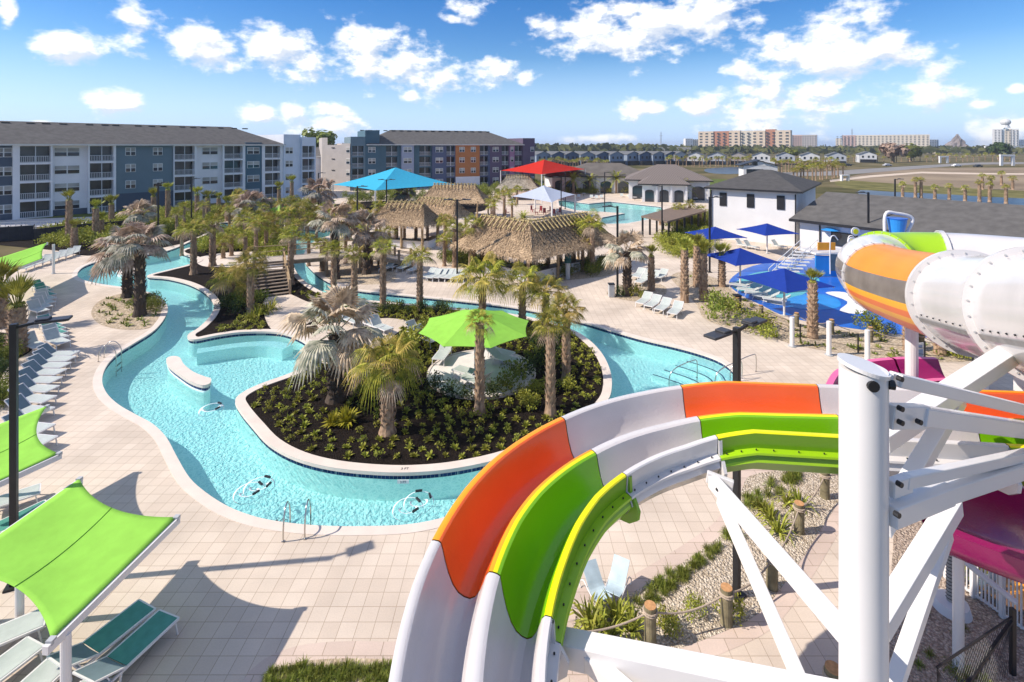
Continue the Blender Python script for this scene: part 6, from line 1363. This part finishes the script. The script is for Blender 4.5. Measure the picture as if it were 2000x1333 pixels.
for i, (px, pb, pt_) in enumerate([(1547,677,620),(1619,694,628),(1694,712,645)]):
    g = G(px, pb); h = (pb-pt_)*g.y/1000; o = thing('white_post', '%s of three short white posts at the edge of the right deck' % ['leftmost','middle','rightmost'][i], 'post', g); mb = MB(); mb.tube([(0,0,0),(0,0,h)], .13, 16); mb.build('post', white, o); mb = MB(); mb.tube([(0,0,0),(0,0,.04)], .22, 16); mb.build('base_plate', grey, o)
fe = thing('wire_fence', 'low black post and wire fence in the sandy bed by the splash pad', 'fence', G(1563,669)); pts = [G(x, y) for x, y in ((1490,640),(1563,668),(1676,690),(1806,705),(1900,716))]
for p in pts: mb = MB(); mb.box((p.x,p.y,.55), (.06,.06,1.1)); mb.build('post', black, fe, world=True)
for z in (.35,.7,1.05):
    mb = MB()
    for p, q in zip(pts[:-1], pts[1:]): mb.bar(p+V((0,0,z)), q+V((0,0,z)), .02, .02)
    mb.build('wire', black, fe, world=True)
g = G(1793,702); o = thing('a_board', 'small white and blue notice board on the deck behind the column', 'sign', g, .2); mb = MB(); mb.box((0,0,.45), (.75,.05,.9)); mb.build('board', white, o); mb = MB(); mb.box((0,-.03,.35), (.6,.02,.4)); mb.box((0,-.03,.72), (.5,.02,.12)); mb.build('notice', mat('notice_blue', (0.25,0.32,0.5), rough=.6), o)
g = G(1109,546); o = thing('teal_mascot_post', 'grey round post with a teal stacked top at the hut corner', 'post', g); mb = MB(); mb.tube([(0,0,0),(0,0,1.5)], .2, 16); mb.build('post', grey, o); mb = MB(); mb.tube([(0,0,1.5),(0,0,1.8),(0,0,1.85),(0,0,2.15),(0,0,2.2),(0,0,2.5)], [.28,.34,.26,.32,.24,.2], 14); mb.build('top', mat('dark_teal_paint', (0.01,0.07,0.075), rough=.5), o); o.name = 'drum_post'
for i, (px, py, h) in enumerate([(1194,580,1.0),(1440,604,1.0),(1415,640,.0)]):
    if h: g = G(px, py); o = thing('litter_bin', ['slim grey bin beside the centre right lamp post','brown bin by the loungers under the blue umbrellas'][i], 'bin', g); mb = MB(); mb.box((0,0,h/2), (.45,.45,h)); mb.build('body', [grey, mat('brown_bin', (0.10,0.08,0.07))][i], o, bevel=.03); mb = MB(); mb.box((0,0,h+.03), (.5,.5,.06)); mb.build('lid', black, o)

# ------------------------------------------------------------------ splash pad structures
o = thing('tipping_bucket', 'blue tipping bucket hanging in a white arched frame', 'bucket', (21.6,29.0,0)); bx_, by_ = 21.6, 29.0; Yb = 40.0
c = P(1752,443,Yb); o.location = (c.x, Yb, 0)
mb = MB(); mb.tube([c+V((0,0,-.62)), c+V((0,0,.62))], [.46,.66], 20); mb.build('bucket', blue2, o, world=True); mb = MB(); mb.tube([c+V((0,0,.62)), c+V((0,0,.68))], .7, 20); mb.build('bucket_rim', bluef, o, world=True)
mb = MB(); mb.tube(smooth_loop([(c.x-.85,Yb,0),(c.x-.95,Yb,c.z-1.0),(c.x-.9,Yb,c.z+.95),(c.x-.1,Yb,c.z+1.05),(c.x+1.2,Yb,c.z+.65),(c.x+.75,Yb,c.z-.6),(c.x+.4,Yb,c.z-1.8),(c.x+.3,Yb,0)], 5, closed=False), .12, 10); mb.build('frame', white, o, world=True, smooth=True)
o = thing('play_structure', 'white stair and ramp play structure on the blue splash pad', 'playground', (26,44,0)); p0, p1 = G(1520,545), G(1580,490,2.2)
mb = MB(); 
for k in range(9): q = p0.lerp(p1, (k+.5)/9); mb.box((q.x,q.y,q.z-.02), (2.0,.45,.08), R(-15))
mb.build('steps', white, o, world=True)
a_, b_ = G(1512,550), G(1585,497,2.0)
for s in (-1.0, 1.0):
    off_ = V((s,s*.3,0))
    for hh_ in (.5,1.0): mb = MB(); mb.tube([p0+off_+V((0,0,hh_)), p1+off_+V((0,0,hh_))], .035, 8); mb.build('handrail', white, o, world=True)
    mb = MB()
    for k in range(5): q = p0.lerp(p1, k/4)+off_; mb.tube([q, q+V((0,0,1.0))], .03, 6)
    mb.build('rail_post', white, o, world=True)
pt0 = V((p1.x+1.8,p1.y+.2,0)); mb = MB(); mb.box((pt0.x,pt0.y,2.1), (3.6,2.6,.15)); mb.build('platform', white, o, world=True)
mb = MB(); mb.box((pt0.x-.2,pt0.y-1.2,1.0), (3.2,.12,1.9)); mb.box((pt0.x+2.4,pt0.y-1.4,1.2), (1.6,.5,2.4)); mb.build('blue_panel', blue2, o, world=True)
mb = MB(); mb.box((pt0.x+.3,pt0.y-1.3,1.35), (1.5,.1,1.5)); mb.build('mesh_window', mat('mesh_grey', (0.10,0.14,0.16), rough=.5), o, world=True)
mb = MB()
for x in (-.5,1.1): mb.tube(smooth_loop([(pt0.x+x,pt0.y-1.3,.3),(pt0.x+x,pt0.y-1.3,3.3),(pt0.x+x+.35,pt0.y-1.3,3.8),(pt0.x+x+.7,pt0.y-1.3,3.4)], 4, closed=False), .05, 8)
mb.build('arched_pole', white, o, world=True)
mb = MB(); mb.box((pt0.x-.6,pt0.y-.9,2.75), (1.6,.1,.7)); mb.build('orange_panel', g_amber, o, world=True)
for i, (dx, z, m_) in enumerate([(1.7,4.2,g_yel),(1.4,3.3,g_yel)]):
    mb = MB(); q = pt0+V((dx,-1.5,z)); mb.tube([q, q+V((0,.1,0))], .38, 20); mb.build('disc', white, o, world=True); mb = MB(); mb.tube([q-V((0,.02,0)), q-V((0,.0,0))], .24, 16); mb.build('disc_centre', m_, o, world=True)
o = thing('splash_umbrella', 'small blue round spray umbrella behind the play structure', 'spray toy', G(1622,500)); g = G(1622,500); mb = MB(); mb.tube([(g.x,g.y,0),(g.x,g.y,2.9)], .05, 8); mb.build('mast', white, o, world=True); mb = MB(); mb.tube([(g.x,g.y,2.8),(g.x,g.y,3.0)], [.9,.4], 16); mb.build('top', blue2, o, world=True)

# bottom right corner: footing, wrapped column, fences
o = thing('wrapped_column', 'rope-wrapped steel column on a round white footing at the lower right', 'column', G(1858,1190)); g = G(1858,1190); mb = MB(); mb.tube([(g.x,g.y,0),(g.x,g.y,.22)], [.42,.36], 28); mb.build('footing', whitew, o, world=True)
mb = MB(); mb.tube([(g.x,g.y,.2),(g.x,g.y,3.0)], .1, 14); mb.build('column', mat('column_grey', (0.36,0.35,0.33), rough=.5), o, world=True); mb = MB(); mb.tube([(g.x+cos(k*.8)*.11, g.y+sin(k*.8)*.11, .25+k*.0115) for k in range(200)], .010, 5); mb.build('wrap', black, o, world=True)
mb = MB(); q = G(1985,1250)+V((0,0,.9)); mb.tube([(g.x,g.y,1.5), tuple(q)], .07, 12); mb.build('brace_pipe', white, o, world=True)
o = thing('mesh_fence', 'black chain-link fence panel with diagonal brace at the bottom right corner', 'fence', G(1978,1310)); a, b = G(1978,1318), G(1830,1430)
mb = MB(); mb.box((a.x,a.y,.75), (.09,.09,1.5)); mb.build('post', black, o, world=True); mb = MB(); mb.bar(a+V((0,0,1.25)), b+V((0,0,.1)), .06, .06); mb.build('brace', black, o, world=True)
mb = MB()
for k in range(26):
    t = k/25; 
    mb.bar(a.lerp(b, t)+V((0,0,.05)), a.lerp(b, min(1, t+.35))+V((0,0,1.3)), .006, .006); mb.bar(a.lerp(b, t)+V((0,0,.05)), a.lerp(b, max(0, t-.35))+V((0,0,1.3)), .006, .006)
mb.bar(a+V((0,0,1.32)), b+V((0,0,1.32)), .035, .035); mb.build('chain_link', black, o, world=True)
o = thing('picket_fence', 'white upright-bar fence below the magenta slide', 'fence', G(1900,1170)); a, b = G(1848,1130), G(2020,1250); mb = MB()
for k in range(24): p = a.lerp(b, k/23); mb.box((p.x,p.y,.65), (.03,.03,1.2))
mb.bar(a+V((0,0,1.25)), b+V((0,0,1.25)), .05, .05); mb.bar(a+V((0,0,.1)), b+V((0,0,.1)), .05, .05); mb.build('bars', white, o, world=True)
for k in range(4): p = a.lerp(b, k/3); mb = MB(); mb.box((p.x,p.y,.7), (.1,.1,1.4)); mb.build('post', white, o, world=True)
g = G(1935,1135); o = thing('yellow_mat', 'yellow and grey curved pool mats behind the white bars', 'mat', g, .4)
for i, m_ in enumerate((g_amber, sl_dark, g_yel)): mb = MB(); mb.grid(lambda u, v: ((u-.5)*1.8, (v-.5)*.8+i*.5-.5, .06+.16*(2*u-1)**2), 10, 4); mb.build('mat_panel', m_, o).modifiers.new('s','SOLIDIFY').thickness = .03
# stacked white chairs and pergola furniture near the clubhouse
rnd.seed(3)
def cafe(px, py, m, label):
    g = G(px, py); o = thing('cafe_table', label, 'table', g, rnd.uniform(0,3)); mb = MB(); mb.tube([(0,0,.72),(0,0,.76)], .5, 14); mb.build('table_top', m, o); mb = MB(); mb.tube([(0,0,0),(0,0,.72)], .05, 6); mb.build('leg', black, o)
for i, (px, py) in enumerate([(1240,392),(1256,394),(1272,393),(1345,392),(1358,394),(1100,392),(1140,384)]): cafe(px, py, whitew, '%s round cafe table from the left by the clubhouse and pool' % ORD(i))
redm = mat('red_chair', (0.30,0.05,0.06), rough=.6)
for i, (px, py) in enumerate([(985,424),(992,420),(1048,420),(1056,416),(1064,420),(1072,417),(1082,422),(1092,419),(1040,415)]):
    g = G(px, py); o = thing('red_chair', '%s red chair from the left below the white canopy' % ORD(i), 'chair', g, rnd.uniform(0,6), 'red chairs below the white canopy'); mb = MB(); mb.box((0,0,.45), (.5,.5,.08)); mb.build('seat', redm, o); mb = MB(); mb.box((0,.24,.85), (.5,.06,.75)); mb.build('backrest', redm, o)
    for s in ((-.2,-.2),(.2,-.2),(-.2,.2),(.2,.2)): mb = MB(); mb.box((s[0],s[1],.22), (.05,.05,.44)); mb.build('leg', redm, o)
# far parked cars, pylons
carm = [mat('car_dark', (0.04,0.045,0.05), rough=.3), mat('car_silver', (0.4,0.4,0.42), rough=.3), mat('car_white', (.6,.6,.6), rough=.3)]
for i, (px, py) in enumerate([(1655,325),(1733,325),(1868,326),(1910,327)]):
    g = G(px, py); o = thing('parked_car', '%s dark car from the left on the far road' % ORD(i), 'car', g, .1); mb = MB(); mb.box((0,0,.65), (4.6,1.8,.7)); mb.add([(-1.5,-.8,1.0),(1.3,-.8,1.0),(1.3,.8,1.0),(-1.5,.8,1.0),(-1.0,-.7,1.6),(.8,-.7,1.6),(.8,.7,1.6),(-1.0,.7,1.6)], [(4,5,6,7),(0,1,5,4),(1,2,6,5),(2,3,7,6),(3,0,4,7)]); mb.build('body', carm[i % 3], o, bevel=.1)
    for x in (-1.4,1.4):
        for y in (-.85,.85): mb = MB(); mb.tube([(x,y-.1,.34),(x,y+.1,.34)], .34, 12); mb.build('wheel', black, o)
for i, (px, pt_, Y) in enumerate([(1291,258,1500),(1664,252,1500),(1645,264,1300)]):
    x = (px-1000)/1000*Y; zt = H-(pt_-285)/1000*Y; o = thing('pylon', ['thin lattice pylon left of the tan hotel','thin lattice pylon above the cream hotel','thin mast left of the cream hotel'][i], 'pylon', (x,Y,0)); mb = MB(); mb.bar((-2,0,0),(0,0,zt), .9,.9); mb.bar((2,0,0),(0,0,zt), .9,.9)
    mb.build('mast', grey, o); mb = MB(); mb.box((0,0,zt*.8), (9,.8,.8)); mb.box((0,0,zt*.93), (6,.8,.8)); mb.build('cross_arm', grey, o)

# ------------------------------------------------------------------ haze
mb = MB(); mb.box((0, 3200, 25), (9000, 7000, 57)); hz_ = mb.build('haze', bpy.data.materials.new('haze_air'), kind='stuff'); hm = hz_.data.materials[0]; hm.use_nodes = True; t = hm.node_tree; t.nodes.clear()
ho = N(t, 'ShaderNodeOutputMaterial'); pv = N(t, 'ShaderNodeVolumePrincipled'); pv.inputs['Color'].default_value = (.80,.88,1,1); pv.inputs['Density'].default_value = 0.00017; pv.inputs['Anisotropy'].default_value = .2; L(t, pv, 'Volume', ho, 'Volume')
tag(hz_, 'thin pale haze lying over the far land', 'haze')
